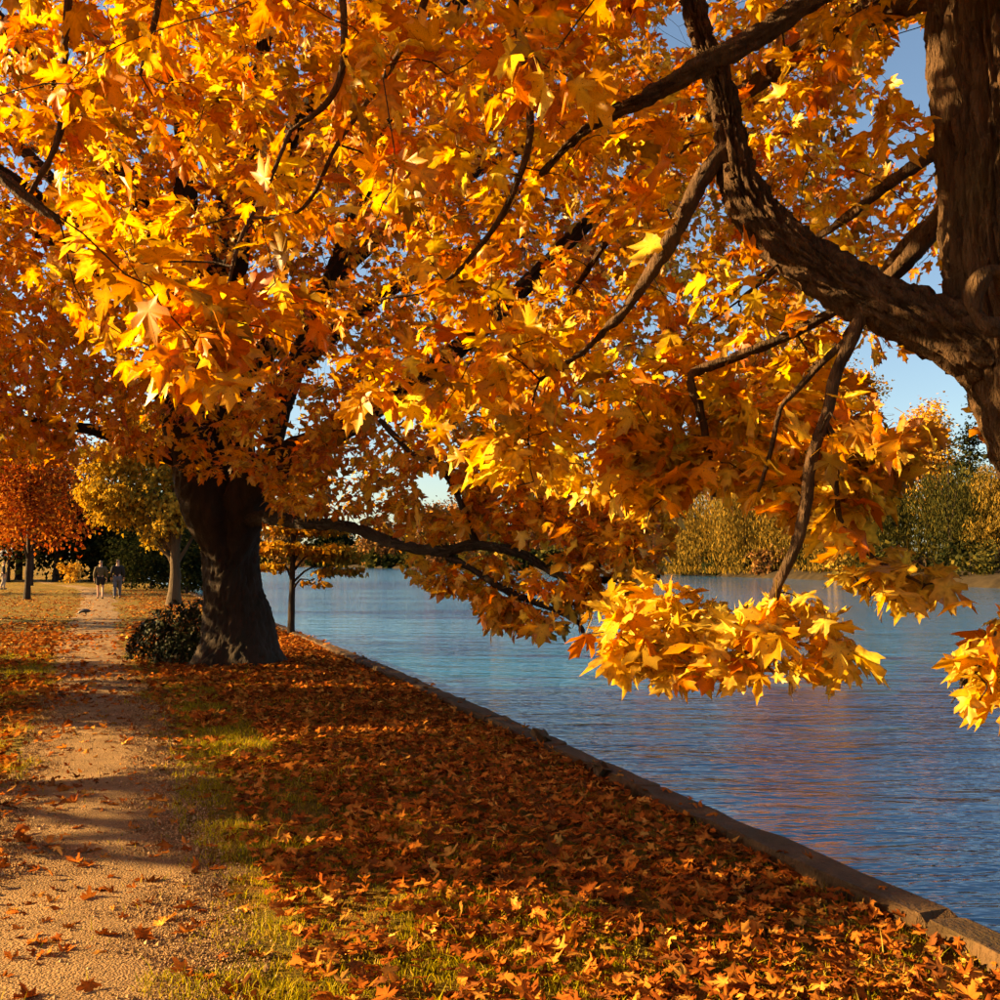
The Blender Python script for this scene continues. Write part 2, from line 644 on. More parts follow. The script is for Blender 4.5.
def leaf_local(outline, n, curl, fold, wob, g):
    """(n, 1+P, 3) local leaf vertices: fan centre first"""
    P2 = np.vstack([[(0, .22)], outline])
    x, y = P2[:, 0][None], P2[:, 1][None]
    r2 = x ** 2 + (y - .22) ** 2
    c = curl[:, None]
    f = fold[:, None]
    z = -c * r2 * .9 + f * np.abs(x) * .55
    z = z + wob[:, None] * g.normal(0, 1, (n, P2.shape[0])) * np.sqrt(r2)
    sx = 1 - .25 * np.abs(f)
    V = np.zeros((n, P2.shape[0], 3))
    V[..., 0] = x * sx * g.uniform(.68, 1.12, (n, 1)) + (y - .22) ** 2 * g.normal(0, .16, (n, 1))
    V[..., 1] = y
    V[..., 2] = z
    V[:, 0, 2] += .02
    return V


def fan_tris(n, p):
    j = np.arange(p)
    t = np.stack([np.zeros(p, int), 1 + j, 1 + (j + 1) % p], 1)
    return (np.arange(n) * (p + 1))[:, None, None] + t[None]


def leaf_soup(B, A, Nn, S, tint, outline, g, curl=(-.1, .95), fold=(-.25, .75), wob=.09, edge=.3):
    n = len(B)
    lo = leaf_local(outline, n, g.uniform(*curl, n), g.uniform(*fold, n), np.full(n, wob), g)
    A = nrm(A)
    Bx = nrm(np.cross(A, Nn))
    Nn = np.cross(Bx, A)
    lo = lo * S[:, None, None]
    V = B[:, None, :] + lo[..., 0:1] * Bx[:, None] + lo[..., 1:2] * A[:, None] + lo[..., 2:3] * Nn[:, None]
    p = outline.shape[0]
    C = np.repeat(tint[:, None, :], p + 1, 1)
    m = g.uniform(1 - edge, 1.0, (n, p, 1))
    C[:, 1:] = C[:, 1:] * np.concatenate([m ** .7, m, m], 2)
    rr = np.hypot(outline[:, 0], outline[:, 1] - .22)
    rr = (rr - rr.min()) / max(rr.max() - rr.min(), 1e-6)
    C[:, 1:] *= (.80 + .25 * rr)[None, :, None]
    C[:, 0] *= np.array((1.12, 1.22, 1.1))
    return V.reshape(-1, 3), fan_tris(n, p).reshape(-1, 3), C.reshape(-1, 3)


MAPLE = np.array([(.88, .49, .042), (.84, .38, .028), (.74, .26, .018), (.90, .61, .080), (.42, .25, .030), (.58, .16, .014)])
MAPLE_W = np.array([.30, .29, .15, .16, .06, .04])
RUST = np.array([(.50, .175, .035), (.38, .11, .022), (.28, .075, .018), (.60, .26, .055), (.19, .065, .022), (.62, .33, .08)])
RUST_W = np.array([.24, .26, .20, .12, .13, .05])


def grow_twigs(skel, centers, g, r_end=.0022, rk=.0060, arch=.12, K=5):
    """joins each spray centre to the nearest wood; returns polylines, radii, end directions"""
    cap = len(skel) + len(centers) * (K - 1) + 8
    nodes = np.zeros((cap, 3))
    nr = np.zeros(cap)
    nodes[:len(skel)] = skel[:, :3]
    nr[:len(skel)] = skel[:, 3]
    n = len(skel)
    d0 = np.full(len(centers), 1e9)
    for i in range(0, len(skel), 400):
        d0 = np.minimum(d0, np.linalg.norm(centers[:, None] - skel[None, i:i + 400, :3], axis=2).min(1))
    order = np.argsort(d0)
    lines, rads, keep = [], [], []
    t = np.linspace(0, 1, K)[:, None]
    for i in order:
        c = centers[i]
        dv = nodes[:n] - c
        d2 = (dv ** 2).sum(1) + .25 * np.maximum(dv[:, 2], 0) ** 2
        j = int(np.argmin(d2))
        a = nodes[j]
        L = math.sqrt(max(((a - c) ** 2).sum(), 1e-6))
        if L > 3.2:
            continue
        mid = (a + c) / 2 + g.normal(0, .10, 3) * L + np.array((0, 0, arch * L))
        pts = (1 - t) ** 2 * a + 2 * t * (1 - t) * mid + t ** 2 * c
        pts[1:-1] += g.normal(0, .02, (K - 2, 3)) * L
        r0 = min(nr[j] * .75, r_end + rk * L + .0008)
        rr = r0 + (r_end - r0) * t[:, 0]
        lines.append(pts)
        rads.append(rr)
        keep.append(i)
        nodes[n:n + K - 1] = pts[1:]
        nr[n:n + K - 1] = np.maximum(rr[1:], .003)
        n += K - 1
    A = np.array(lines)
    return A, np.array(rads), A[:, -1], nrm(A[:, -1] - A[:, -2])


def spray_leaves(ends, dirs, per, g, size, spread=.16, droop=.6):
    """leaf frames round each twig end"""
    cnt = g.integers(int(per * .7), int(per * 1.3) + 1, len(ends))
    idx = np.repeat(np.arange(len(ends)), cnt)
    n = len(idx)
    e, d = ends[idx], dirs[idx]
    along = g.random(n) ** 1.5 * spread * 1.6
    rad = g.normal(0, 1, (n, 3))
    rad = nrm(rad - d * (rad * d).sum(1, keepdims=True))
    out = nrm(d * g.uniform(.1, .9, (n, 1)) + rad * g.uniform(.6, 1.1, (n, 1)) + np.array((0, 0, .15)))
    at = e - d * along[:, None]
    pet = g.uniform(.35, .9, (n, 1)) * spread
    base = at + out * pet
    ax = nrm(out + np.array((0, 0, -1)) * g.uniform(.2, 1.5, (n, 1)) * droop + g.normal(0, .40, (n, 3)))
    up = np.array((0, 0, 1.0)) + out * g.uniform(.0, .9, (n, 1)) + g.normal(0, .55, (n, 3))
    s = size * np.clip(g.normal(1, .27, n), .45, 1.55)
    return at, base, ax, nrm(up), s


def petioles(at, base, w=.0016):
    n = len(at)
    side = nrm(np.cross(base - at, np.array((.2, .3, 1.0)))) * w
    V = np.stack([at - side, at + side, base], 1).reshape(-1, 3)
    return V, np.arange(n * 3).reshape(n, 3)


LEAF_VAR = {}


def leaf_variants(key, outline, pal, mat, curl, fold, wob, nv=4, petiole=.55, edge=.25):
    """shared leaf meshes: palette colours x shapes"""
    if key in LEAF_VAR:
        return LEAF_VAR[key]
    g = np.random.default_rng(5)
    res = []
    for c in pal:
        row = []
        for v in range(nv):
            V, T, C = leaf_soup(np.zeros((1, 3)), np.array([(0, 1.0, 0)]), np.array([(0, 0, 1.0)]), np.ones(1), np.array([c]), outline, g, curl, fold, wob, edge)
            if petiole:
                b = len(V)
                V = np.vstack([V, [(-.012, -.02, 0), (.012, -.02, 0), (.05, -petiole, .06)], [(0, 0, 0)]])
                T = np.vstack([T, [(b, b + 1, b + 2), (b, b + 1, b + 3)]])
                C = np.vstack([C, np.tile(np.array(c) * .6, (4, 1))])
            row.append(mesh(key, V, T, mat, C))
        res.append(row)
    LEAF_VAR[key] = res
    return res


def frame_matrix(B, A, Nn, s):
    A = nrm(A)
    bx = nrm(np.cross(A, Nn))
    nz = np.cross(bx, A)
    m = Matrix(((bx[0] * s, A[0] * s, nz[0] * s, B[0]), (bx[1] * s, A[1] * s, nz[1] * s, B[1]), (bx[2] * s, A[2] * s, nz[2] * s, B[2]), (0, 0, 0, 1)))
    return m


def build_tree(name, label, cat, base, trunk, limbs, centers, keep_fn, per, size, outline, var_key, near, seed,
               seg=(64, 14), bark=(.02, 9.0), mats=('bark', 'twig'), pal=MAPLE, palw=MAPLE_W, n_obj=300, group=None,
               rk=.0055, flare=None, step=(.05, .08), extra=None, spread=.16, pet=True, droop=.6, tintfn=None, twig_bad=None):
    g = np.random.default_rng(seed)
    root = thing(name, label, cat, tuple(base), group)
    inv = np.array(base)
    S = spline(trunk, step[0])
    V, T = tube(S, seg[0], bark[0], bark[1], flare, seed)
    tr = link('trunk', mesh('trunk', V - inv, T, M[mats[0]]), root)
    sk = [S]
    for li, lb in enumerate(limbs):
        s = spline(lb, step[1])
        rmax = s[:, 3].max()
        lx_, ly_, ld_ = proj(s[:, :3])
        shown = ((ld_ > .3) & (lx_ > -60) & (lx_ < 1060) & (ly_ > -60) & (ly_ < 1060)).any()
        if not shown:
            s = spline(lb, step[1] * 5)
        V, T = tube(s, 8 if not shown else seg[1] if rmax < .05 else seg[1] * 2 if rmax < .1 else seg[1] * 6, bark[0] * min(1, rmax / .12), bark[1] * min(2.2, .16 / rmax) if rmax < .16 else bark[1], None, seed + li)
        link('limb', mesh('limb', V - inv, T, M[mats[0]]), root)
        sk.append(s)
    sk = np.vstack(sk)
    A, rad, ends, dirs = grow_twigs(sk, centers, g, rk=rk)
    at, B, ax, up, s = spray_leaves(ends, dirs, per, g, size, spread, droop)
    tip = B + ax * s[:, None] * .6
    ok = keep_fn(B, tip)
    # twigs whose leaves all fell away are cut
    te = keep_fn(ends, ends) | keep_fn(A[:, 2], A[:, 2])
    tx_, ty_, td_ = proj(A[:, 2])
    te &= ((td_ > .3) & (tx_ > -80) & (tx_ < 1080) & (ty_ > -80)) | (g.random(len(A)) < .35)
    if twig_bad is not None:
        te &= ~twig_bad(A)
    V, T = twig_tubes(A[te], rad[te], 4 if near else 3)
    link('twigs', mesh('twigs', V - inv, T, M[mats[1]]), root, kind='stuff')
    at, B, ax, up, s, tip = at[ok], B[ok], ax[ok], up[ok], s[ok], tip[ok]
    n = len(B)
    k = g.choice(len(pal), n, p=palw / palw.sum())
    # colour drifts through the crown
    dr = noise(B[:, 0] * .45 + seed, B[:, 1] * .45, B[:, 2] * .45)
    tint = pal[k] * (1 + .16 * g.normal(0, 1, (n, 1)).clip(-1.5, 1.5)) * np.stack([1 + .05 * dr, 1 + .22 * dr, 1 + .2 * dr], 1)
    if tintfn is not None:
        tint = tintfn(B, tint, g)
    tint = tint.clip(.004, .92)
    sel = np.zeros(n, bool)
    if n_obj:
        px, py, d = proj(tip)
        vis = (px > -15) & (px < 1015) & (py > -15) & (py < 1015) & (d > .5)
        score = np.where(vis, s * F / np.maximum(d, .1), 0)
        # nearest of their pixel neighbourhood first: leaves hidden behind others show nothing
        cell = (np.clip(px, 0, 999) // 18).astype(int) * 100 + (np.clip(py, 0, 999) // 18).astype(int)
        o = np.lexsort((d, cell))
        first = np.ones(n, bool)
        first[o[1:]] = cell[o][1:] != cell[o][:-1]
        score = score * np.where(first, 1, .3)
        pick = np.argsort(-score)[:n_obj]
        pick = pick[score[pick] > 0]
        sel[pick] = True
        var = leaf_variants(var_key, outline, pal, M['leaf'], (-.1, .95), (-.25, .75), .09)
        for i in pick:
            o = link('leaf', var[k[i]][int(g.integers(0, 4))], root)
            o.matrix_local = frame_matrix(B[i] - inv, ax[i], up[i], s[i])
    r = ~sel
    J = Join()
    px, py, d = proj(tip)
    seen = (px > -70) & (px < 1070) & (py > -70) & (py < 1070) & (d > .3)
    deep = seen & (d > 13.5)
    r &= ~((d > 17.5) & (g.random(n) < .5))
    for rr_, ol in ((r & seen & ~deep, outline), (r & deep, OUT3), (r & ~seen, OUT4)):
        if rr_.any():
            J.add(*leaf_soup(B[rr_] - inv, ax[rr_], up[rr_], s[rr_], tint[rr_], ol, g))
    if pet:
        V, T = petioles(at[r] - inv, B[r] - inv)
        J.add(V, T, np.repeat(tint[r] * .55, 3, 0))
    link('crown', J.mesh('crown', M['leaf']), root, kind='stuff')
    return root, tr


def limbpx(rows):
    """rows of (px, py, d, radius in photo pixels)"""
    return [(*P(a, b, d), r * d / F) for a, b, d, r in rows]


# ------------------------------------------------------------------ near maple at the right edge
LIMB = [(a, b, c, r * .88) for a, b, c, r in [(990, 350, 3.0, 46), (940, 328, 3.02, 34), (880, 303, 3.08, 28), (830, 277, 3.14, 26), (790, 248, 3.2, 25), (760, 218, 3.26, 24), (742, 190, 3.3, 22), (733, 150, 3.34, 17), (727, 115, 3.38, 15), (716, 75, 3.42, 14), (703, 40, 3.46, 12), (692, 0, 3.5, 11), (684, -60, 3.6, 9), (640, -160, 3.8, 6)]]
BR_C = [(a, b, c, r * .88) for a, b, c, r in [(1000, -110, 2.98, 24), (930, -75, 2.95, 18), (870, -38, 2.92, 14), (815, -3, 2.9, 12.5), (760, 34, 2.92, 11.5), (700, 68, 2.95, 10.5), (655, 93, 3.0, 9), (640, 101, 3.0, 8), (615, 112, 3.05, 6), (580, 135, 3.1, 4), (540, 175, 3.2, 2.5)]]
BR_D = [(a, b, c, r * .88) for a, b, c, r in [(728, 148, 3.34, 12), (712, 165, 3.32, 10), (698, 185, 3.32, 9.5), (685, 212, 3.33, 9), (672, 238, 3.35, 9), (660, 258, 3.37, 8), (645, 282, 3.4, 6.5), (625, 310, 3.45, 5.5), (605, 330, 3.5, 4.5), (585, 350, 3.55, 3), (540, 380, 3.6, 2)]]
BR_E = [(868, 300, 3.07, 8), (856, 330, 3.06, 6.6), (836, 374, 3.06, 6), (826, 415, 3.07, 5.8), (811, 460, 3.08, 5.6), (806, 505, 3.1, 5.6), (796, 545, 3.12, 5.2), (779, 582, 3.15, 5), (770, 612, 3.18, 4.6), (762, 640, 3.2, 5.5), (742, 660, 3.25, 4.5), (715, 675, 3.3, 3)]
BR_F = [(965, 190, 3.25, 12), (935, 225, 3.35, 10), (905, 262, 3.4, 9), (880, 285, 3.45, 8), (840, 308, 3.5, 5.5), (790, 335, 3.55, 4.8), (740, 355, 3.6, 4.5), (700, 370, 3.65, 4.5), (690, 380, 3.65, 4.5), (700, 410, 3.65, 4), (708, 450, 3.65, 3.6), (714, 497, 3.65, 2)]
BR_G = [(960, 140, 3.5, 8), (940, 150, 3.7, 7), (905, 172, 3.8, 6.5), (880, 190, 3.9, 5.5), (850, 215, 4.0, 4.5), (800, 250, 4.2, 3), (740, 300, 4.4, 2)]
BR_H = [(856, 332, 3.1, 4), (825, 360, 3.15, 3), (795, 392, 3.18, 2.8), (780, 410, 3.2, 2.6), (770, 455, 3.22, 2.2), (758, 492, 3.25, 1.4)]
BR_I = [(824, 420, 3.07, 4), (838, 450, 3.1, 3), (836, 490, 3.12, 2.6), (845, 530, 3.15, 2.4), (880, 562, 3.18, 2), (925, 585, 3.2, 1.3)]
BR_J = [(1120, 420, 2.9, 18), (1075, 500, 2.85, 11), (1035, 570, 2.8, 7), (1005, 630, 2.78, 5.5), (985, 655, 2.74, 4.5), (962, 684, 2.72, 2.5)]
BR_K = [(945, 215, 3.4, 9), (920, 232, 3.5, 8.5), (900, 252, 3.6, 8), (885, 272, 3.7, 6), (850, 330, 3.9, 4), (800, 380, 4.1, 2.5)]
# limbs that reach over the path above the frame, and what hangs from them
OV = [(1.56, 3.05, 3.9, .10), (.7, 3.3, 4.45, .075), (-.4, 3.6, 4.6, .055), (-1.5, 3.9, 4.45, .04), (-2.6, 4.1, 4.0, .025), (-3.6, 4.2, 3.4, .012)]
OV2 = [(1.6, 3.0, 4.8, .09), (.9, 4.2, 5.6, .06), (.1, 5.6, 6.0, .04), (-1.0, 6.8, 5.7, .02)]
OV3 = [(1.58, 2.95, 4.4, .09), (1.2, 1.6, 5.2, .06), (.3, .4, 5.4, .04), (-1.2, -.2, 5.0, .02)]
OV4 = [(1.62, 3.1, 4.6, .09), (2.8, 4.2, 5.2, .06), (3.8, 5.4, 5.2, .035), (4.6, 6.2, 4.6, .015)]
OV5 = [(1.62, 3.0, 5.2, .09), (3.0, 2.4, 6.0, .06), (4.6, 2.0, 6.0, .03)]
OV6 = [(1.60, 3.1, 3.5, .07), (1.5, 4.4, 4.0, .05), (1.0, 5.8, 4.0, .03), (.5, 7.0, 3.5, .012)]
HANG = [
    [(600, -190, 3.8, 6), (540, -80, 3.8, 5), (515, 0, 3.85, 4.5), (524, 60, 3.9, 4.3), (530, 135, 3.9, 4), (512, 195, 3.95, 3.4), (485, 240, 4.0, 2.6), (440, 285, 4.05, 2), (380, 300, 4.1, 1.3)],
    [(360, -180, 3.85, 5), (340, -60, 3.85, 4), (344, 20, 3.85, 3.6), (342, 70, 3.85, 3.4), (325, 105, 3.85, 3), (290, 131, 3.85, 2)],
    [(120, -150, 4.0, 5), (75, -30, 3.95, 4), (66, 30, 3.95, 3.6), (63, 90, 3.95, 3.5), (58, 140, 3.95, 3.3), (30, 195, 3.95, 2.5)],
    [(-120, 60, 4.0, 8), (-50, 140, 3.95, 6.5), (0, 176, 3.9, 6), (30, 200, 3.9, 5.5), (60, 222, 3.9, 3)],
    [(190, -140, 3.9, 5), (165, -40, 3.9, 3.6), (155, 20, 3.9, 3), (140, 75, 3.9, 1.8)],
    [(290, 131, 3.85, 2.2), (270, 180, 3.75, 2), (240, 240, 3.6, 2), (225, 300, 3.4, 1.8), (215, 345, 3.2, 1.5)],
    [(440, -150, 4.0, 4), (430, -20, 4.1, 3.5), (395, 60, 4.2, 3), (340, 140, 4.3, 2.4), (300, 210, 4.4, 2), (232, 218, 4.5, 1.4)],
]
A_LIMBS = [limbpx(r) for r in (LIMB, BR_C, BR_D, BR_E, BR_F, BR_G, BR_H, BR_I, BR_J, BR_K)] + [OV, OV2, OV3, OV4, OV5, OV6] + [limbpx(r) for r in HANG]
A_TRUNK = [(2.10, 3.0, -.25, .35), (2.07, 3.0, .15, .31), (2.03, 3.0, .7, .27), (1.97, 3.0, 1.3, .25), (1.88, 3.0, 1.72, .25), (1.73, 3.0, 2.1, .265), (1.625, 3.0, 2.45, .25), (1.575, 3.0, 2.9, .215), (1.565, 3.02, 3.4, .20), (1.58, 3.02, 4.4, .17), (1.66, 3.1, 5.6, .13), (1.6, 3.1, 7.4, .06)]
A_BOUND = [(-400, 330), (0, 330), (60, 335), (112, 362), (150, 405), (240, 412), (262, 352), (325, 352), (340, 425), (420, 425), (450, 475), (560, 500), (640, 520), (670, 515), (700, 490), (760, 515), (800, 550), (840, 552), (890, 500), (915, 480), (940, 465), (975, 430), (1000, 470), (1400, 520)]
HOLE_BLUE = [(882, 68), (900, 34), (940, 24), (946, 98), (912, 104)]
HOLE_WHITE = [(880, 390), (898, 360), (950, 362), (978, 432), (930, 425), (913, 420), (886, 435)]
HOLE_TOP = [(655, 25), (685, 10), (715, 20), (700, 45), (668, 48)]
TRUNK_POLY = [(937, -20), (1030, -20), (1030, 480), (996, 470), (975, 425), (940, 360), (930, 330), (930, 200)]


def clear_of(px, py, d, rows, pad, dmax):
    """True where a leaf would hang in front of a traced branch"""
    hit = np.zeros(px.shape, bool)
    for (x0, y0, _, r0), (x1, y1, _, r1) in zip(rows[:-1], rows[1:]):
        vx, vy = x1 - x0, y1 - y0
        t = np.clip(((px - x0) * vx + (py - y0) * vy) / (vx * vx + vy * vy), 0, 1)
        q = np.hypot(px - x0 - t * vx, py - y0 - t * vy)
        hit |= q < (r0 + (r1 - r0) * t + pad)
    return hit & (d < dmax)


HANG_POLYS = [
    [(566, 650), (600, 600), (640, 572), (700, 588), (740, 600), (775, 585), (800, 580), (850, 630), (885, 662), (870, 690), (790, 695), (700, 690), (620, 692)],
    [(825, 560), (850, 520), (900, 540), (955, 575), (975, 600), (930, 616), (880, 605), (835, 585)],
    [(928, 690), (950, 655), (1000, 605), (1060, 600), (1060, 720), (985, 722)],
]


def keep_a(B, tip):
    ok = np.ones(len(B), bool)
    for X in (B, tip):
        px, py, d = proj(X)
        infr = (d > .2) & (px > -60) & (px < 1060) & (py > -60) & (py < 1060)
        bound = np.interp(px, [a for a, _ in A_BOUND], [b for _, b in A_BOUND])
        low = py > bound
        hang = np.zeros(len(B), bool)
        for hp in HANG_POLYS:
            hang |= in_poly(px, py, hp) & (d < 4.2)
        bad = infr & low & ~hang
        bad |= ~infr & (X[:, 2] < 2.0) & ~((d > 0) & (px > 1000) & (py > 600))
        bad |= infr & (d < 2.35)
        bad |= clear_of(px, py, d, [(440, 552, 0, 6), (500, 588, 0, 5), (578, 622, 0, 4)], 2, 5)
        bad |= (d < 3.3) & (px > 285) & (px < 640) & (py > 220) & (py < 560)
        for hp in (HOLE_BLUE, HOLE_WHITE, HOLE_TOP):
            bad |= in_poly(px, py, hp)
        bad |= in_poly(px, py, TRUNK_POLY) & (d < 3.7)
        bad |= clear_of(px, py, d, LIMB[:11], 6, 3.5)
        bad |= clear_of(px, py, d, BR_C[2:8], 5, 3.3)
        bad |= clear_of(px, py, d, BR_D[:7], 3, 3.5)
        bad |= clear_of(px, py, d, BR_E[:8], 3, 3.3)
        bad |= np.linalg.norm(X - np.array((0, 0, CAM_H)), axis=1) < 1.6
        ok &= ~bad
    return ok


gA = np.random.default_rng(21)
cand = gA.normal(0, 1, (5200, 3))
cand = nrm(cand) * (gA.random((5200, 1)) ** .40) * np.array((5.2, 4.3, 3.5)) + np.array((.7, 3.9, 4.7))
cand = cand[(cand[:, 2] > 1.4) & ((cand[:, 1] > 2.4) | (gA.random(len(cand)) < .3))]
cand = cand[~((cand[:, 0] < -.5) & (cand[:, 2] < 3.3) & (gA.random(len(cand)) < .62))]
cand = cand[keep_a(cand, cand)][:1750]
man = []
for (px, py, d, rad, n) in [
        (580, 652, 3.5, .03, 2), (605, 632, 3.5, .05, 2), (632, 608, 3.6, .05, 2), (650, 640, 3.4, .06, 2), (672, 655, 3.4, .04, 2), (690, 612, 3.5, .05, 2), (720, 605, 3.4, .05, 2), (712, 650, 3.3, .05, 2), (742, 640, 3.25, .05, 2), (742, 668, 3.25, .04, 1), (795, 605, 3.2, .04, 2),
        (785, 640, 3.2, .05, 2), (820, 635, 3.2, .05, 2), (850, 652, 3.2, .03, 2), (872, 662, 3.2, .02, 1), (765, 668, 3.2, .03, 1), (815, 662, 3.2, .03, 1), (615, 660, 3.5, .03, 1), (660, 588, 3.6, .03, 1),
        (848, 548, 3.2, .05, 2), (868, 572, 3.2, .05, 2), (905, 572, 3.2, .05, 2), (942, 592, 3.2, .04, 2), (888, 592, 3.2, .04, 1),
        (958, 682, 2.75, .04, 2), (985, 655, 2.75, .04, 2), (988, 698, 2.75, .04, 2), (1010, 640, 2.8, .05, 2), (1020, 690, 2.8, .05, 2),
        (215, 365, 2.9, .05, 3), (180, 340, 3.0, .08, 4), (235, 335, 3.0, .08, 4), (270, 310, 3.2, .08, 4), (350, 395, 3.2, .06, 3), (345, 370, 3.3, .06, 3),
        (430, 390, 3.6, .16, 4), (480, 360, 3.5, .16, 5), (500, 440, 3.5, .08, 3), (525, 468, 3.4, .05, 3), (570, 430, 3.7, .16, 4), (610, 460, 3.7, .12, 3), (650, 505, 3.5, .04, 2), (700, 440, 3.7, .12, 3), (765, 490, 3.4, .05, 2), (740, 400, 3.7, .16, 4), (840, 440, 3.3, .08, 3), (860, 410, 3.4, .08, 3), (790, 430, 3.4, .07, 3), (805, 520, 3.2, .04, 2), (665, 470, 3.6, .05, 2), (690, 400, 3.8, .1, 4), (650, 420, 3.8, .1, 4), (770, 440, 3.5, .08, 3), (815, 400, 3.5, .08, 4), (880, 440, 3.3, .06, 4), (905, 455, 3.3, .05, 3), (855, 470, 3.3, .05, 3), (830, 490, 3.25, .05, 2), (740, 470, 3.5, .04, 2), (800, 470, 3.4, .05, 2), (780, 540, 3.25, .03, 1), (690, 490, 3.6, .03, 2), (640, 480, 3.6, .05, 3), (870, 500, 3.25, .04, 2)]:
    c = P(px, py, d)
    man.append(c + gA.normal(0, rad, (n, 3)))
A_C = np.vstack(man + [cand])


def flare_a(A, L):
    return 1 + .30 * np.exp(-L / .25) * (.7 + .5 * np.cos(A * 4 + 1))


def twig_bad_a(A):
    px, py, d = proj(A)
    b = in_poly(px, py, TRUNK_POLY) & (d < 3.1)
    for hp in (HOLE_BLUE, HOLE_WHITE):
        b |= in_poly(px, py, hp)
    b |= clear_of(px, py, d, LIMB[:9], 3, 3.15)
    return b.any(1)


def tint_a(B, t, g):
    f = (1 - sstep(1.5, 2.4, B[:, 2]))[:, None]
    return t * (1 - f) + (t * .35 + np.array((.90, .68, .13)) * .65) * f  # yellow outer leaves, paled further with sunlight put into the colour


treeA, trunkA = build_tree('maple_tree', 'nearest maple with deeply ridged trunk at the right edge and thick curved limb', 'tree', (2.0, 3.0, 0.0),
                           A_TRUNK, A_LIMBS, A_C, keep_a, 14, .103, OUT1, 'maple_leaf', True, 31,
                           seg=(260, 14), bark=(.021, 30.0), mats=('bark_near', 'twig'), flare=flare_a, tintfn=tint_a, twig_bad=twig_bad_a, step=(.026, .022), spread=.13)
# knot: ring of healed bark where a limb was lost
kp = P(993, 300, 2.70)
ring = [(kp[0] + .048 * math.cos(a), kp[1] + .012 * math.cos(2 * a), kp[2] + .078 * math.sin(a), .022 + .006 * math.sin(3 * a)) for a in np.linspace(0, 2 * math.pi, 22)]
V, T = tube(spline(ring, .012), 20, .004, 30, None, 3)
link('knot', mesh('knot', V - np.array((2.0, 3.0, 0)), T, M['bark_near']), trunkA)

# ------------------------------------------------------------------ old maple beside the path
bB = G(238, 664)
d0 = bB[1]
B_TRUNK = [(bB[0] + .02, d0, -.3, .66), (bB[0], d0, .1, .60), (bB[0] - .02, d0, .6, .51), (bB[0] - .10, d0, 1.3, .44), (bB[0] - .15, d0, 2.0, .455), (bB[0] - .2, d0, 2.6, .52), (bB[0] - .24, d0, 3.1, .50), (bB[0] - .28, d0 + .05, 3.8, .42), (bB[0] - .33, d0 + .1, 5.5, .33), (bB[0] - .2, d0, 8.5, .2), (bB[0], d0 - .2, 11.5, .08)]
B_LIMBS = [limbpx(r) for r in (
    [(232, 600, 15.8, 6), (226, 560, 15.75, 16), (212, 508, 15.6, 28), (196, 460, 15.4, 24), (180, 420, 15.1, 19), (172, 385, 14.8, 17), (172, 320, 14.2, 14), (182, 240, 13.6, 12), (186, 150, 13, 10), (170, 60, 12.4, 7), (150, -60, 12, 5)],
    [(230, 600, 15.8, 6), (233, 560, 15.75, 14), (243, 510, 15.6, 25), (258, 480, 15.4, 23), (285, 458, 15.1, 17), (330, 435, 14.5, 13), (400, 390, 13.5, 10), (480, 330, 12.5, 9), (560, 250, 11.8, 7), (640, 170, 11, 5), (720, 80, 10.4, 3)],
    [(200, 468, 15.6, 12), (165, 455, 15.2, 7), (132, 448, 14.8, 5.5), (100, 432, 14.4, 5), (60, 425, 14.0, 4), (10, 420, 13.4, 3), (-60, 430, 12.6, 2)],
    [(236, 530, 15.75, 6), (252, 520, 15.3, 7.5), (275, 518, 14.4, 7), (300, 523, 13.4, 5), (345, 526, 12.2, 5), (400, 545, 10.8, 4.5), (440, 551, 10.2, 4.2), (475, 545, 9.7, 4), (520, 553, 9.3, 3.6), (560, 575, 9.1, 3), (610, 580, 8.9, 3), (660, 575, 8.7, 2)],
    [(440, 552, 10.2, 4.5), (470, 568, 9.9, 4), (505, 590, 9.6, 4), (550, 608, 9.3, 3.6), (578, 622, 9.1, 3), (584, 638, 9.0, 1.5)],
    [(478, 546, 9.7, 4), (465, 515, 9.8, 4.2), (450, 480, 10, 4), (430, 460, 10.2, 3.5), (412, 453, 10.4, 3), (380, 420, 10.8, 2.5)],
    [(270, 445, 15.2, 12), (290, 380, 15.0, 10), (330, 280, 14.6, 8), (380, 150, 14, 6), (420, 20, 13.6, 5), (450, -80, 13.3, 4)],
    [(175, 360, 14.4, 10), (140, 300, 13.4, 8), (80, 230, 12.2, 6.5), (0, 170, 11.2, 5), (-80, 120, 10.5, 3)])]
gB = np.random.default_rng(5)
top = np.array((bB[0] - .25, d0, 3.4))
for az in np.arange(0, 360, 26):
    a = R(az + gB.uniform(-8, 8))
    Lr = gB.uniform(6, 8.5)
    z1 = gB.uniform(2.0, 8.0)
    dirv = np.array((math.cos(a), math.sin(a), 0))
    h0 = gB.uniform(0, 3.5)
    p0 = top + np.array((0, 0, h0))
    B_LIMBS.append([(*p0, .17), (*(p0 + dirv * Lr * .3 + np.array((0, 0, z1 * .5))), .11), (*(p0 + dirv * Lr * .65 + np.array((0, 0, z1 * .85))), .07), (*(p0 + dirv * Lr + np.array((0, 0, z1 * .9))), .025)])
B_BOUND = [(-2000, 520), (-200, 480), (0, 472), (90, 462), (150, 462), (180, 474), (205, 484), (240, 478), (262, 488), (264, 545), (285, 520), (345, 518), (385, 532), (405, 575), (425, 594), (470, 598), (484, 636), (548, 642), (585, 622), (640, 596), (675, 560), (690, 500), (760, 480), (830, 450), (900, 415), (1000, 400), (3000, 300)]
SKY_L = [(70, 430), (85, 422), (108, 436), (100, 448), (82, 446)]
SKY_M = [(410, 470), (440, 478), (470, 500), (455, 512), (425, 500)]


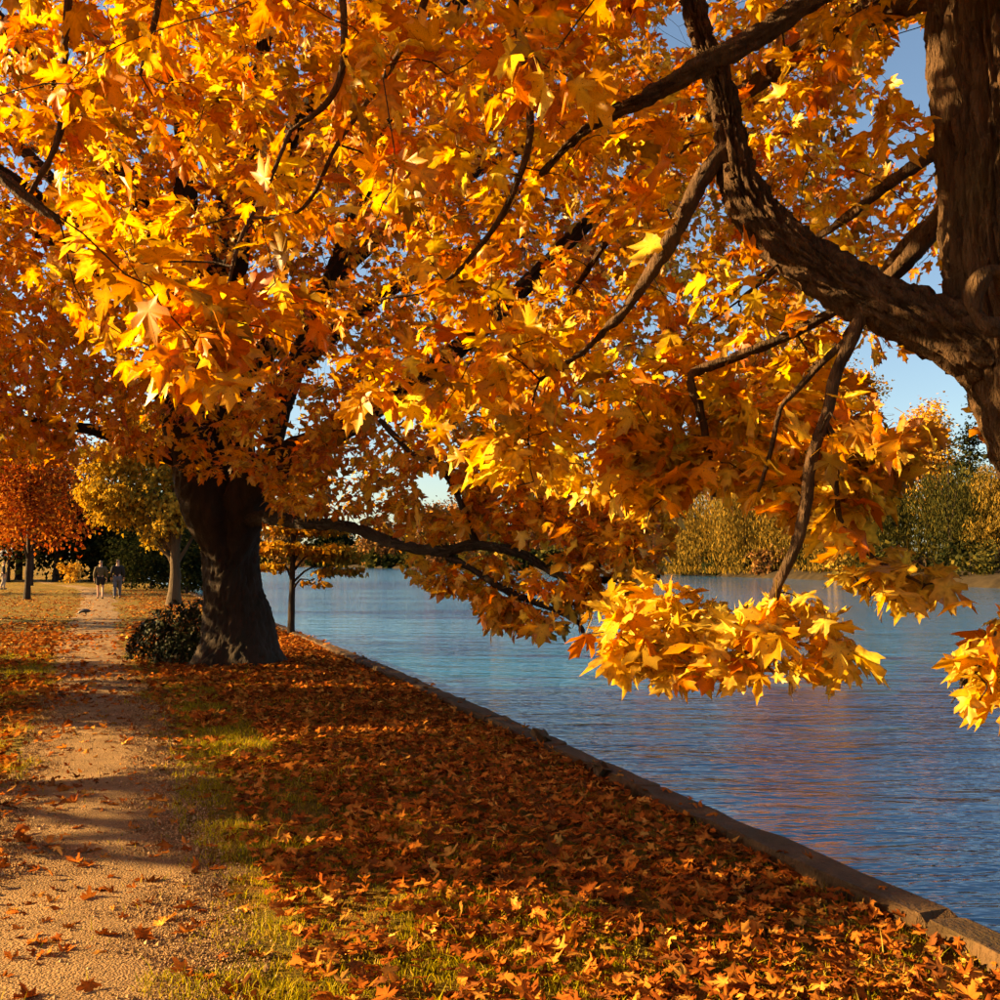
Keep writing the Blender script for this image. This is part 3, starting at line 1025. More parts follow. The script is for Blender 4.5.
LOW_B = [(262, 520, 15, 7), (300, 523, 13.4, 6.5), (345, 526, 12.2, 6.5), (400, 545, 10.8, 6), (440, 551, 10.2, 5.5), (475, 545, 9.7, 5.5), (520, 553, 9.3, 5), (560, 575, 9.1, 4)]
LOW_B2 = [(440, 552, 10.2, 4.5), (470, 568, 9.9, 4), (505, 590, 9.6, 4), (550, 608, 9.3, 3.6), (578, 622, 9.1, 3)]


def keep_b(B, tip):
    ok = np.ones(len(B), bool)
    for X in (B, tip):
        px, py, d = proj(X)
        infr = (d > .2) & (px > -60) & (px < 1060)
        bound = np.interp(px, [a for a, _ in B_BOUND], [b for _, b in B_BOUND])
        bad = infr & (py > bound)
        bad |= ~infr & (X[:, 2] < 2.3)
        bad |= d < 5.5
        for hp in (HOLE_BLUE, HOLE_WHITE, HOLE_TOP, SKY_L, SKY_M):
            bad |= in_poly(px, py, hp)
        bad |= clear_of(px, py, d, LOW_B, 1, 12.8)
        bad |= clear_of(px, py, d, LOW_B2, 0, 10.5)
        bad |= (X[:, 0] > 5.5)
        ok &= ~bad
    return ok


cand = gB.normal(0, 1, (12000, 3))
cand = nrm(cand) * (gB.random((12000, 1)) ** .42) * np.array((9.6, 8.6, 6.6)) + np.array((-3.6, 15.0, 7.4))
cand = cand[keep_b(cand, cand)][:5600]
man = []
for (px, py, d, rad, n) in [(300, 535, 13.3, .3, 8), (340, 515, 12.2, .4, 14), (380, 530, 11.2, .4, 14), (410, 560, 10.6, .3, 12), (440, 565, 10.2, .3, 14), (470, 580, 9.9, .3, 14), (500, 600, 9.6, .25, 20), (540, 615, 9.3, .22, 20), (515, 620, 9.4, .15, 14), (440, 580, 10.0, .25, 14), (470, 560, 9.8, .3, 14), (560, 590, 9.1, .3, 16), (600, 570, 8.9, .3, 18), (640, 560, 8.8, .3, 18), (610, 520, 9.0, .4, 22), (660, 530, 8.8, .3, 14), (560, 530, 9.4, .4, 20), (510, 530, 9.6, .35, 16), (450, 500, 10, .3, 10), (400, 480, 10.6, .5, 14), (340, 470, 12, .5, 16), (300, 500, 13, .35, 10), (252, 535, 14.6, .16, 8), (40, 400, 11, .8, 40), (100, 400, 12, .8, 30), (20, 440, 11.5, .6, 24), (130, 425, 13, .5, 16), (60, 350, 11, .8, 30), (-20, 330, 10.5, .8, 30), (240, 440, 13.6, .4, 16), (300, 440, 13.4, .5, 20), (560, 470, 9.4, .5, 20), (500, 480, 9.8, .5, 12), (640, 470, 9, .4, 18), (700, 500, 8.8, .3, 10)]:
    man.append(P(px, py, d) + gB.normal(0, rad, (n, 3)))
B_C = np.vstack(man + [cand])
B_C = B_C[keep_b(B_C, B_C)]


def flare_b(A, L):
    return 1 + .72 * np.exp(-L / .38) * (.8 + .35 * np.cos(A * 5 + .6) + .25 * np.cos(A * 3))


def tint_b(B, t, g):
    return t * np.array((.97, .90, .9))


treeB, _ = build_tree('maple_tree', 'old maple with stout flaring trunk standing between path and water', 'tree', (bB[0], d0, 0.0),
                      B_TRUNK, B_LIMBS, B_C, keep_b, 14, .132, OUT2, 'maple_leaf_mid', False, 57,
                      seg=(100, 7), bark=(.028, 11.0), mats=('bark', 'twig'), flare=flare_b, step=(.05, .09), rk=.006, spread=.19, pet=False, tintfn=tint_b)

# ------------------------------------------------------------------ unseen maples placed for their shade left of the path, two added behind the camera
def shade_tree(loc, h, crown, label, seed, n=420, zmin=2.6, size=.2):
    g = np.random.default_rng(seed)
    x, y = loc
    tr = [(x, y, -.2, .34), (x, y, .3, .26), (x + .05, y, 1.5, .22), (x, y + .05, 3, .2), (x, y, h * .6, .12), (x, y, h * .92, .03)]
    lb = []
    for az in np.arange(0, 360, 45):
        a = R(az + g.uniform(-12, 12))
        p0 = np.array((x, y, g.uniform(2.2, h * .55)))
        dv = np.array((math.cos(a) * crown[0], math.sin(a) * crown[1], 0))
        lb.append([(*p0, .09), (*(p0 + dv * .4 + np.array((0, 0, .9))), .05), (*(p0 + dv * .85 + np.array((0, 0, 1.2))), .015)])
    c = nrm(g.normal(0, 1, (n * 2, 3))) * (g.random((n * 2, 1)) ** .45) * np.array((*crown, (h - zmin) / 2)) + np.array((x, y, (h + zmin) / 2))

    def kp(B, t):
        px, py, d = proj(B)
        b = (d > 0) & (px > -30) & (px < 1030) & (py > 400)
        return (B[:, 2] > zmin) & ~b
    c = c[kp(c, c)][:n]
    return build_tree('maple_tree', label, 'tree', (x, y, 0), tr, lb, c, kp, 8, size * 1.12, OUT4, '', False, seed, seg=(20, 6), bark=(.01, 8), step=(.2, .25), n_obj=0, spread=.22, pet=False, group='maples left of the path')


shade_tree((-11.8, 7.7), 6.2, (3.6, 2.7), 'low spreading maple outside the left edge, nearest the camera', 101, 420, 3.35)
shade_tree((-15.5, 15.5), 11, (4.5, 4.5), 'taller maple outside the left edge, level with the old maple', 102, 900, 2.2)
shade_tree((-13.0, 11.6), 7.5, (3.4, 2.2), 'bushy maple added outside the left edge to shade the path', 107, 480, 2.3)  # extra tree added to keep sun off the path
shade_tree((-24.5, 27), 9, (4.0, 4.0), 'rounded maple outside the left edge, beyond the old maple', 103, 420, 2.0)
shade_tree((-5.5, -5.5), 12, (5, 4.5), 'unseen tall maple added behind the camera to block skylight, beside the path', 105, 420, 2.8, .3)  # added out of view to cut the sky fill on the ground
shade_tree((3.2, -7.5), 11, (4.5, 4), 'unseen tall maple added behind the camera to block skylight, by the river wall', 106, 380, 2.6, .3)  # also added unseen, to hold back skylight from behind
shade_tree((-33, 52), 10, (5, 5), 'wide maple outside the left edge near the walkers', 104, 420, 1.6, .26)

# ------------------------------------------------------------------ ivy mound at the old maple's foot
def ivy():
    g = np.random.default_rng(9)
    c0 = G(178, 662)
    root = thing('ivy_bush', 'dark glossy ivy mound heaped against the left foot of the old maple', 'bush', (c0[0], c0[1], 0))
    lobes = [((-.05, 0, .2), (.66, .5, .74)), ((.45, -.1, .15), (.52, .45, .86)), ((-.42, .1, .08), (.44, .4, .56)), ((.78, -.32, .0), (.36, .35, .55)), ((.2, -.3, 0), (.5, .3, .48))]
    n = 7000
    k = g.integers(0, len(lobes), n)
    dv = nrm(g.normal(0, 1, (n, 3)))
    dv[:, 2] = np.abs(dv[:, 2])
    c = np.array([l[0] for l in lobes])[k]
    s = np.array([l[1] for l in lobes])[k]
    rr = .82 + .22 * g.random((n, 1)) + .12 * noise(dv[:, 0] * 3 + k, dv[:, 1] * 3, dv[:, 2] * 3)[:, None]
    B = c + dv * s * rr
    B = B[B[:, 2] > .02]
    n = len(B)
    dv = nrm(B - np.array((.2, 0, 0)))
    ax = nrm(np.array((0, 0, -1.0)) + dv * .5 + g.normal(0, .5, (n, 3)))
    up = nrm(dv + np.array((0, 0, .4)) + g.normal(0, .4, (n, 3)))
    pal = np.array([(.022, .030, .010), (.035, .045, .014), (.05, .055, .018), (.03, .022, .010)])
    t = pal[g.integers(0, 4, n)]
    V, T, C = leaf_soup(B, ax, up, g.uniform(.035, .07, n), t, np.array([(.0, .0), (.4, .0), (.45, .4), (.0, 1.0), (-.45, .4), (-.4, .0)]), g)
    link('foliage', mesh('foliage', V, T, M['ivy'], C), root, kind='stuff')
    J = Join()
    for i in range(26):
        a = B[int(g.integers(0, n))]
        st = spline([(.3 + g.normal(0, .15), g.normal(0, .12), 0, .008), (*(a * .6 + np.array((0, 0, .1))), .006), (*a, .003)], .1)
        J.add(*tube(st, 5))
    link('stems', J.mesh('stems', M['twig']), root, kind='stuff')
    return root


ivy()

# ------------------------------------------------------------------ generic trees farther off
def far_tree(name, label, cat, base, h, lobes, pal, n, leaf, seed, trunk_r=.2, trunk_h=None, droop=0.0, mat='far_leaf', bark='bark', group=None, clump=.5, per=18, tip=(.6, 1.6), flat=0.0, stems=6, low=.45, sag=0.0):
    """lobes: (dx, dy, z, sx, sy, sz) ellipsoids of clumps"""
    g = np.random.default_rng(seed)
    x, y, z0 = base
    root = thing(name, label, cat, (x, y, z0), group)
    th = trunk_h or h * .5
    tr = spline([(0, 0, -.3, trunk_r * 1.5), (0, 0, .25, trunk_r * 1.12), (.02 * h * .2, 0, th * .5, trunk_r * .9), (0, 0, th, trunk_r * .7), (0, 0, h * .85, trunk_r * .15)], h / 24)
    V, T = tube(tr, 10, trunk_r * .06, 3 / trunk_r, None, seed)
    J = Join()
    J.add(V, T)
    vol = np.array([l[3] * l[4] * l[5] for l in lobes]) ** .8
    nc = max(8, n // per)
    k = g.choice(len(lobes), nc, p=vol / vol.sum())
    L = np.array(lobes, float)[k]
    cc = L[:, :3] + nrm(g.normal(0, 1, (nc, 3))) * (g.random((nc, 1)) ** .35) * L[:, 3:]
    for l in lobes[:stems]:
        st = spline([(0, 0, max(.3, min(th * .9, l[2] * low)), trunk_r * .45), (l[0] * .4, l[1] * .4, l[2] * (low + .25), trunk_r * .28), (l[0], l[1], l[2] + l[5] * .4 - sag, trunk_r * .06)], h / 20)
        J.add(*tube(st, 5))
    link('trunk', J.mesh('trunk', M[bark]), root)
    idx = np.repeat(np.arange(nc), per)
    m = len(idx)
    off = g.normal(0, 1, (m, 3)) * clump
    if droop:
        off[:, 2] = -np.abs(g.normal(0, 1, m)) * clump * droop
        off[:, :2] *= .45
    if flat:
        off[:, 2] *= flat
    B = cc[idx] + off
    B[:, 2] = np.maximum(B[:, 2], .05 * h * g.random(m))
    od = nrm(B - np.array((0, 0, h * .45)))
    ax = nrm(g.normal(0, .6, (m, 3)) + od * .5 + np.array((0, 0, -.5 - droop)))
    up = nrm(od + np.array((0, 0, .5)) + g.normal(0, .6, (m, 3)))
    t = np.asarray(pal)[g.integers(0, len(pal), m)] * (1 + .3 * g.random((nc, 1)) - .15)[idx]
    asp = .13 if droop > 1 else .5
    o4 = np.array([(.0, .0), (asp, .45), (.0, 1.0), (-asp, .45)])
    s = leaf * g.uniform(*tip, m)
    V, T, C = leaf_soup(B, ax, up, s, t, o4, g, edge=.2)
    # four-sided leaves: keep two triangles each by dropping the fan centre
    V = V.reshape(m, 5, 3)[:, 1:]
    C = C.reshape(m, 5, 3)[:, 1:]
    q = (np.arange(m) * 4)[:, None, None] + np.array([[0, 1, 2], [0, 2, 3]])[None]
    link('crown', mesh('crown', V, q.reshape(-1, 3), M[mat], C), root, kind='stuff')
    return root


def ball(h, r, n, seed, z0=.35, squash=1.0):
    g = np.random.default_rng(seed)
    ls = []
    for i in range(n):
        a = g.uniform(0, 2 * math.pi)
        q = math.sqrt(g.random()) * r * .62
        z = h * (z0 + (1 - z0) * g.uniform(.2, .85))
        w = r * g.uniform(.38, .6) * (1.15 - .6 * abs((z / h) - .6))
        ls.append((q * math.cos(a), q * math.sin(a), z, w, w, w * squash))
    return ls


GOLD = [(.78, .45, .06), (.68, .34, .04), (.58, .34, .06), (.80, .52, .10)]
FAROR = [(.30, .15, .05), (.24, .11, .04), (.34, .19, .06), (.18, .10, .04)]  # far orange muted and darkened, haze put into the colour
YGREEN = [(.62, .40, .06), (.52, .34, .05), (.68, .42, .05), (.38, .27, .05)]
REDS = [(.42, .10, .02), (.52, .17, .03), (.30, .06, .02), (.58, .24, .04)]
ORNG = [(.55, .22, .03), (.46, .15, .025), (.62, .30, .05), (.35, .12, .03)]
DARKG = [(.020, .028, .010), (.030, .038, .012), (.014, .020, .008), (.045, .045, .014)]
WILLOWD = [(.10, .095, .022), (.07, .07, .02), (.15, .12, .025), (.05, .055, .018)]
WILLOWG = [(.36, .23, .045), (.26, .17, .035), (.44, .27, .045), (.17, .13, .03)]

# young tree by the wall
s0 = G(291, 633)
sap = far_tree('young_tree', 'slender young tree with flat tiers of leaves beside the river wall', 'tree', (s0[0], s0[1], -.03), 4.6,
               [(.75, 0, 1.95, .8, .6, .10), (-.35, 0, 2.0, .6, .6, .10), (1.15, -.2, 1.45, .55, .4, .07), (.3, .2, 2.4, .9, .7, .10), (-.2, 0, 2.9, .7, .7, .2), (.1, 0, 3.6, .5, .5, .4), (.55, -.3, 1.2, .45, .2, .04), (-.5, .1, 1.55, .35, .4, .06), (1.0, .2, 1.75, .6, .4, .06)],
               [(.50, .27, .03), (.42, .19, .025), (.36, .24, .04)], 7000, .10, 41, .075, 3.0, bark='bark', clump=.10, flat=.3, per=16, stems=9, low=.80)

# pollard-like golden tree beside the path
t0 = G(174, 604)
far_tree('linden_tree', 'broad yellow-green tree with pale sunlit trunk where the path narrows', 'tree', (t0[0], t0[1], 0), 8.4,
         [(-.9, 0, 3.0, .6, .6, .7), (-1.7, .2, 3.5, .7, .7, .6), (-2.6, .1, 3.7, .8, .7, .6), (-3.3, .3, 4.5, .8, .8, .7), (-2.3, -.3, 4.7, .9, .8, .8), (-1.2, 0, 4.3, .8, .8, .9), (-.2, -.3, 3.6, .7, .6, .9), (.6, 0, 4.2, .8, .8, 1.0), (1.2, .2, 3.3, .6, .6, .9), (.3, .2, 5.4, 1.0, .9, 1.0), (-.9, .1, 5.7, 1.0, .9, .9), (-2.0, 0, 6.0, 1.0, .9, .9), (-3.1, .2, 5.8, .9, .8, .8), (-.3, 0, 7.0, 1.1, 1.0, .9), (-1.6, .2, 7.4, .9, .9, .8), (.9, 0, 6.4, .8, .8, .9)],
         YGREEN, 17000, .12, 42, .24, 2.2, bark='bark_pale', clump=.26, per=20, stems=16, tip=(.4, 1.9), droop=.6)

# red and orange trees on the lawn to the left
for (px, py, h, r, pal, sd, lab) in [
        (27, 600, 6.6, 2.6, REDS, 51, 'small red-leaved tree with thin pale trunk on the lawn'),
        (31, 586, 8.4, 3.0, ORNG, 52, 'orange tree just behind the small red-leaved tree'),
        (8, 583, 8.0, 3.2, REDS, 53, 'dark red tree at the left edge over a standing person'),
        (-35, 590, 8.5, 3.4, ORNG, 54, 'rust orange tree cut by the left edge of the lawn'),
        (62, 581, 9.5, 3.4, REDS, 55, 'tall crimson tree behind the golden shrub')]:
    b = G(px, py)
    far_tree('lawn_tree', lab, 'tree', (b[0], b[1], H(b[0], b[1])), h, ball(h, r, 11, sd, .34), pal, 6500, .15, sd, .13, h * .5, clump=.34, per=18, group='small autumn trees on the lawn')

b = G(70, 584)
far_tree('golden_shrub', 'small golden shrub on the sunlit lawn behind the path', 'shrub', (b[0], b[1], H(b[0], b[1])), 1.7, ball(1.7, .8, 6, 7, .1), GOLD, 900, .14, 61, .05, .6, clump=.16)

# dark evergreens closing the view behind the lawn, deep shade also put into their colour
for i, (px, d, h, r, pal, nm, lab) in enumerate([
        (-60, 84, 10, 5, DARKG, 'yew_tree', 'dark evergreen tree behind the left edge'),
        (20, 88, 9.5, 5, DARKG, 'yew_tree', 'dark evergreen tree behind the standing person'),
        (58, 82, 8.0, 4.4, DARKG, 'yew_tree', 'low dark evergreen left of the walking couple'),
        (95, 90, 9.5, 5, DARKG, 'yew_tree', 'dark evergreen directly behind the walking couple'),
        (130, 84, 8.0, 4.6, DARKG, 'yew_tree', 'dark evergreen right of the walking couple'),
        (165, 92, 9.0, 5, DARKG, 'yew_tree', 'dark evergreen behind the yellow-green tree'),
        (205, 100, 8.0, 4.5, DARKG, 'yew_tree', 'dark evergreen hidden behind the old maple trunk'),
        (-20, 104, 16, 6, ORNG, 'beech_tree', 'tall orange beech above the evergreens at far left'),
        (60, 108, 17, 6.5, REDS, 'beech_tree', 'tall red beech above the evergreens left of the couple'),
        (115, 112, 16, 6, ORNG, 'beech_tree', 'tall orange beech above the walking couple')]):
    x = (px - 500) / 1000 * d
    far_tree(nm, lab, 'tree', (x, d, float(H(np.array(x), np.array(d)))), h, ball(h, r, 13, 70 + i, .05 if nm == 'yew_tree' else .3), pal, 4500, .33, 80 + i, .3, h * .4, clump=.55, per=18, group='trees behind the lawn')

for i, (px, d, h, lab) in enumerate([(133, 66, 3.4, 'dark holly bush just right of the walking couple'), (152, 63, 3.8, 'dark holly bush left of the pale sunlit trunk'), (171, 60, 3.4, 'dark holly bush behind the pale sunlit trunk'), (188, 54, 2.6, 'dark holly bush between the pale trunk and the old maple')]):
    x = (px - 500) / 1000 * d
    far_tree('holly_bush', lab, 'bush', (x, d, float(H(np.array(x), np.array(d)))), h, ball(h, h * .62, 9, 640 + i, .02), DARKG, 2600, .16, 650 + i, .08, h * .4, clump=.25, per=16, group='dark bushes beside the river')

# far bank trees
def far_z(x, y):
    i = np.argmin(((fb - np.array((x, y))) ** 2).sum(1))
    o = ((np.array((x, y)) - fb[i]) * outw[i]).sum()
    return float(np.interp(o, offs, hz))


def willow(h, r, n, seed):
    g = np.random.default_rng(seed)
    ls = []
    for i in range(n):
        a = g.uniform(0, 2 * math.pi)
        q = math.sqrt(g.random()) * r * .75
        ls.append((q * math.cos(a), q * math.sin(a), h * (.5 + .38 * g.random()) - .12 * q, r * .42, r * .42, h * .16))
    return ls


FARS = [
    ('willow_tree', 700, 168, 19, 9.5, WILLOWG, 3.0, 'golden weeping willow left of the hanging branch on the far bank'),
    ('willow_tree', 745, 152, 17, 8.5, WILLOWG, 3.0, 'golden weeping willow just left of the hanging branch'),
    ('willow_tree', 790, 146, 18, 8.0, WILLOWG, 3.0, 'weeping willow behind the hanging branch on the far bank'),
    ('willow_tree', 845, 128, 15, 7.5, WILLOWG, 3.0, 'olive weeping willow right of the hanging branch'),
    ('willow_tree', 905, 112, 13.5, 7.4, WILLOWD, 3.2, 'large dark green weeping willow across the river'),
    ('willow_tree', 950, 104, 13.0, 6.8, WILLOWD, 3.2, 'dark willow right of the large dark willow'),
    ('birch_tree', 1000, 98, 10.5, 3.2, WILLOWG, 1.2, 'yellow-green birch under the right trunk on the far bank'),
    ('birch_tree', 1045, 90, 12, 4, YGREEN, 1.2, 'yellow birch beyond the right edge of the far bank'),
    ('poplar_tree', 928, 132, 23, 4.4, GOLD, 0, 'tall golden round-topped tree against the white sky'),
    ('pine_tree', 972, 120, 19, 4.0, DARKG, 0, 'dark pine beside the tall golden tree'),
    ('poplar_tree', 878, 150, 25, 4.6, GOLD, 0, 'golden poplar left of the white sky gap'),
    ('poplar_tree', 820, 172, 46, 9.5, GOLD, 0, 'tallest golden poplar behind the willows'),
    ('poplar_tree', 765, 184, 42, 9.0, GOLD, 0, 'tall golden poplar behind the hanging branch willows'),
    ('poplar_tree', 850, 164, 38, 7.0, GOLD, 0, 'golden poplar right of the tallest poplar'),
    ('poplar_tree', 795, 180, 50, 9.0, GOLD, 0, 'golden poplar between the two tallest poplars'),
    ('poplar_tree', 660, 205, 22, 7, ORNG, 0, 'orange tree behind the dark shaded maple leaves'),
    ('beech_tree', 610, 240, 20, 8, GOLD, 0, 'golden tree at the river bend'),
    ('beech_tree', 545, 300, 20, 9, FAROR, 0, 'orange tree right of the river bend'),
    ('beech_tree', 480, 360, 22, 11, FAROR, 0, 'far orange tree over the open water'),
    ('beech_tree', 435, 400, 24, 12, FAROR, 0, 'far peach-orange tree in the gap between maple leaves'),
    ('beech_tree', 385, 440, 18, 12, FAROR, 0, 'far rust tree left of the peach-orange tree'),
    ('beech_tree', 335, 520, 17, 12, DARKG, 0, 'far dark tree behind the slender young tree'),
    ('beech_tree', 290, 600, 20, 14, FAROR, 0, 'farthest orange tree at the river end'),
    ('beech_tree', 240, 660, 20, 14, DARKG, 0, 'farthest dark tree beside the old maple trunk'),
]
for i, (nm, px, d, h, r, pal, dr, lab) in enumerate(FARS):
    x = (px - 500) / 1000 * d
    z = far_z(x, d)
    g = np.random.default_rng(200 + i)
    if nm == 'willow_tree':
        lob = willow(h, r, 14, 300 + i)
    elif nm == 'pine_tree':
        lob = [(0, 0, h * q, r * (1.05 - q), r * (1.05 - q), h * .06) for q in np.linspace(.15, .98, 12)]
    else:
        lob = ball(h, r, 14, 300 + i, .12)
    far_tree(nm, lab, 'tree', (x, d, z), h, lob, pal, (15000 if dr > 2 else 8000) if d < 220 else 3600, .0027 * d * (1.0 if not dr else 1.25), 400 + i, .3, h * .4, droop=dr * 1.6, clump=r * .13, per=18, group='trees on the far bank')

gW = np.random.default_rng(606)
selw = (fb[:, 1] > 55)
ln, ow = fb[selw], outw[selw]
n = 17000
i = gW.integers(0, len(ln), n)
o_ = gW.uniform(14, 42, n)
xy = ln[i] + ow[i] * o_[:, None] + gW.normal(0, 4, (n, 2))
top = 9 + 4 * noise(xy[:, 0] * .09, xy[:, 1] * .09) + 2 * noise(xy[:, 0] * .3, xy[:, 1] * .3)
zz = 1.0 + gW.random(n) ** .8 * top
Bw = np.column_stack([xy, zz])
palw = np.array([(.05, .05, .016), (.09, .075, .02), (.16, .10, .025), (.035, .035, .012)])
ti = palw[(np.abs(noise(xy[:, 0] * .06 + 9, xy[:, 1] * .06)) * 6).astype(int) % 4] * gW.uniform(.7, 1.3, (n, 1))
V, T, C = leaf_soup(Bw, nrm(gW.normal(0, 1, (n, 3))), nrm(gW.normal(0, 1, (n, 3)) + np.array((0, 0, .6))), (.0075 * xy[:, 1]).clip(.85, 3.6) * gW.uniform(.7, 1.4, n), ti, np.array([(.0, .0), (.5, .45), (.0, 1.0), (-.5, .45)]), gW)
link('far_woodland', mesh('far_woodland', V, T, M['far_leaf'], C), kind='stuff', label='dark mass of far woodland behind the trees across the river', category='woodland')

# low scrub along the far waterline
ORD = ['first', 'second', 'third', 'fourth', 'fifth', 'sixth', 'seventh', 'eighth', 'ninth', 'tenth', 'eleventh', 'twelfth', 'thirteenth', 'fourteenth']
sel = (fb[:, 1] > 76) & (fb[:, 1] < 560)
line, lo = fb[sel], outw[sel]
count = {}
i = 0
for j in range(len(line)):
    p = line[j] + lo[j] * random.uniform(1.6, 5.0)
    d = p[1]
    px = 500 + 1000 * p[0] / d
    if px < 280 or px > 1010 or (px < 640 and j % 3):
        continue
    h = 1.4 + 1.4 * random.random() + d * .006
    kk = [0, 3, 0, 3, 1, 0, 3, 2][i % 8]
    i += 1
    pal = [WILLOWD, WILLOWG, FAROR, DARKG][kk]
    word = ['olive', 'golden', 'rust', 'dark green'][kk]
    c = count.get(kk, 0)
    count[kk] = c + 1
    far_tree('waterside_shrub', f'{ORD[min(c, 13)]} {word} shrub from the right along the far waterline', 'shrub', (p[0], p[1], .2), h, ball(h, h * 1.1, 6, 500 + i, .05), pal, 700, .0038 * d, 520 + i, .08, h * .4, clump=.35, per=12, group=word + ' shrubs along the far waterline')

# ------------------------------------------------------------------ people
M['skin'] = plain('skin', (.52, .30, .20), .6)
M['hair'] = plain('hair', (.22, .15, .09), .7)
M['khaki'] = plain('khaki_cloth', (.10, .08, .04), .9)
M['black_cloth'] = plain('black_cloth', (.018, .016, .016), .9)
M['denim'] = plain('pale_denim', (.09, .095, .11), .9)
M['shoe'] = plain('shoe_leather', (.05, .04, .035), .6)
M['pale_cloth'] = plain('pale_cloth', (.36, .31, .25), .9)


def skin_obj(name, chains, mat, parent, sub=2):
    """chains of (x, y, z, r); a vertex shared by equal coordinates joins chains"""
    bm = bmesh.new()
    lay = bm.verts.layers.skin.verify()
    seen = {}
    first = None
    for ch in chains:
        pv = None
        for (x, y, z, r) in ch:
            key = (round(x, 4), round(y, 4), round(z, 4))
            if key not in seen:
                v = bm.verts.new((x, y, z))
                rx, ry = r if isinstance(r, tuple) else (r, r)
                v[lay].radius = (rx, ry)
                seen[key] = v
                if first is None:
                    first = v
                    v[lay].use_root = True
            v = seen[key]
            if pv is not None and pv != v:
                try:
                    bm.edges.new((pv, v))
                except ValueError:
                    pass
            pv = v
    me = bpy.data.meshes.new(name)
    bm.to_mesh(me)
    bm.free()
    me.materials.append(mat)
    o = link(name, me, parent)
    md = o.modifiers.new('skin', 'SKIN')
    md.use_smooth_shade = True
    o.modifiers.new('subdivision', 'SUBSURF').levels = sub
    o.modifiers['subdivision'].render_levels = sub
    return o


def person(label, loc, rz, top, bottom, shorts, step, h=1.72, group=None):
    root = thing('person', label, 'person', loc, group)
    root.rotation_euler = (0, 0, rz)
    k = h / 1.72
    root.scale = (k, k, k)
    s = step
    pel, che, neck, head = (0, 0, .95), (0, .01, 1.33), (0, .0, 1.49), (0, .02, 1.61)
    hipL, hipR = (-.10, 0, .90), (.10, 0, .90)
    kL, kR = (-.10, .10 * s + .02, .50), (.10, -.04 * s + .02, .50)
    aL, aR = (-.10, .12 * s - .03, .09), (.10, -.22 * s - .01, .11)
    tL, tR = (-.11, .12 * s + .14, .035), (.11, -.22 * s + .14, .035)
    sL, sR = (-.19, 0, 1.39), (.19, 0, 1.39)
    eL, eR = (-.255, -.05, 1.12), (.255, -.03, 1.12)
    wL, wR = (-.26, .06, .88), (.26, .08, .88)

    def v(p, r):
        return (*p, r)
    body = [[v(pel, .13), v((0, 0, 1.12), .115), v(che, .13), v(neck, .052), v(head, .085), v((0, .02, 1.68), .07)],
            [v(pel, .13), v(hipL, .09), v(kL, .055), v(aL, .038), v(tL, .035)], [v(pel, .13), v(hipR, .09), v(kR, .055), v(aR, .038), v(tR, .035)],
            [v(che, .13), v(sL, .055), v(eL, .042), v(wL, .028)], [v(che, .13), v(sR, .055), v(eR, .042), v(wR, .028)]]
    for w, sg in ((wL, -1), (wR, 1)):
        w = np.array(w)
        for f in range(4):
            body.append([v(tuple(w), .028), (w[0] + .006 * sg, w[1] + .015 * (f - 1.5), w[2] - .09, .010), (w[0] - .01 * sg, w[1] + .017 * (f - 1.5), w[2] - .15 - .01 * (f in (1, 2)), .008)])
        body.append([v(tuple(w), .028), (w[0] - .02 * sg, w[1] + .045, w[2] - .05, .010), (w[0] - .02 * sg, w[1] + .06, w[2] - .10, .008)])
    skin_obj('body', body, M['skin'], root, 2)
    skin_obj('hair', [[(0, -.012, 1.60, .075), (0, .0, 1.66, .088), (0, .02, 1.72, .055)]], M['hair'], root)
    skin_obj('jacket', [[(0, 0, .86, (.155, .115)), (0, 0, 1.10, (.145, .12)), (0, .01, 1.33, (.15, .125)), (0, 0, 1.45, .065)],
                        [(0, .01, 1.33, (.15, .125)), (-.20, 0, 1.385, .085), (*eL, .066), (-.26, .05, .93, .052)], [(0, .01, 1.33, (.15, .125)), (.20, 0, 1.385, .085), (*eR, .066), (.26, .07, .93, .052)]], M[top], root)
    end = .45 if shorts else 0
    if shorts:
        lg = [[v(pel, .15), v(hipL, .115), ((hipL[0] + kL[0]) / 2, (hipL[1] + kL[1]) / 2, .60, .095)], [v(pel, .15), v(hipR, .115), ((hipR[0] + kR[0]) / 2, (hipR[1] + kR[1]) / 2, .60, .095)]]
        skin_obj('shorts', lg, M[bottom], root)
    else:
        lg = [[v(pel, .15), v(hipL, .115), v(kL, .082), (aL[0], aL[1], .10, .065)], [v(pel, .15), v(hipR, .115), v(kR, .082), (aR[0], aR[1], .12, .065)]]
        skin_obj('trousers', lg, M[bottom], root)
    for a, t in ((aL, tL), (aR, tR)):
        skin_obj('shoe', [[(a[0], a[1] - .03, .05, .05), (t[0], t[1] - .06, .045, .048), (t[0], t[1] + .02, .035, .038)]], M['shoe'], root)
    return root


p1, p2 = G(100, 599), G(117, 599)
hp = lambda p: float(H(np.array(p[0]), np.array(p[1])))
person('person in khaki jacket and dark shorts walking away along the path', (p1[0], p1[1], hp(p1)), R(20), 'khaki', 'black_cloth', True, 1.0, 1.70)
person('person in black jacket and pale jeans walking away along the path', (p2[0], p2[1], hp(p2)), R(20), 'black_cloth', 'denim', False, -1.0, 1.74)
p3, p4 = G(3, 589), G(13, 588)
person('person in dark jacket and pale trousers standing at the left edge of the lawn', (p3[0], p3[1], hp(p3)), R(-60), 'black_cloth', 'pale_cloth', False, .6, 1.72)


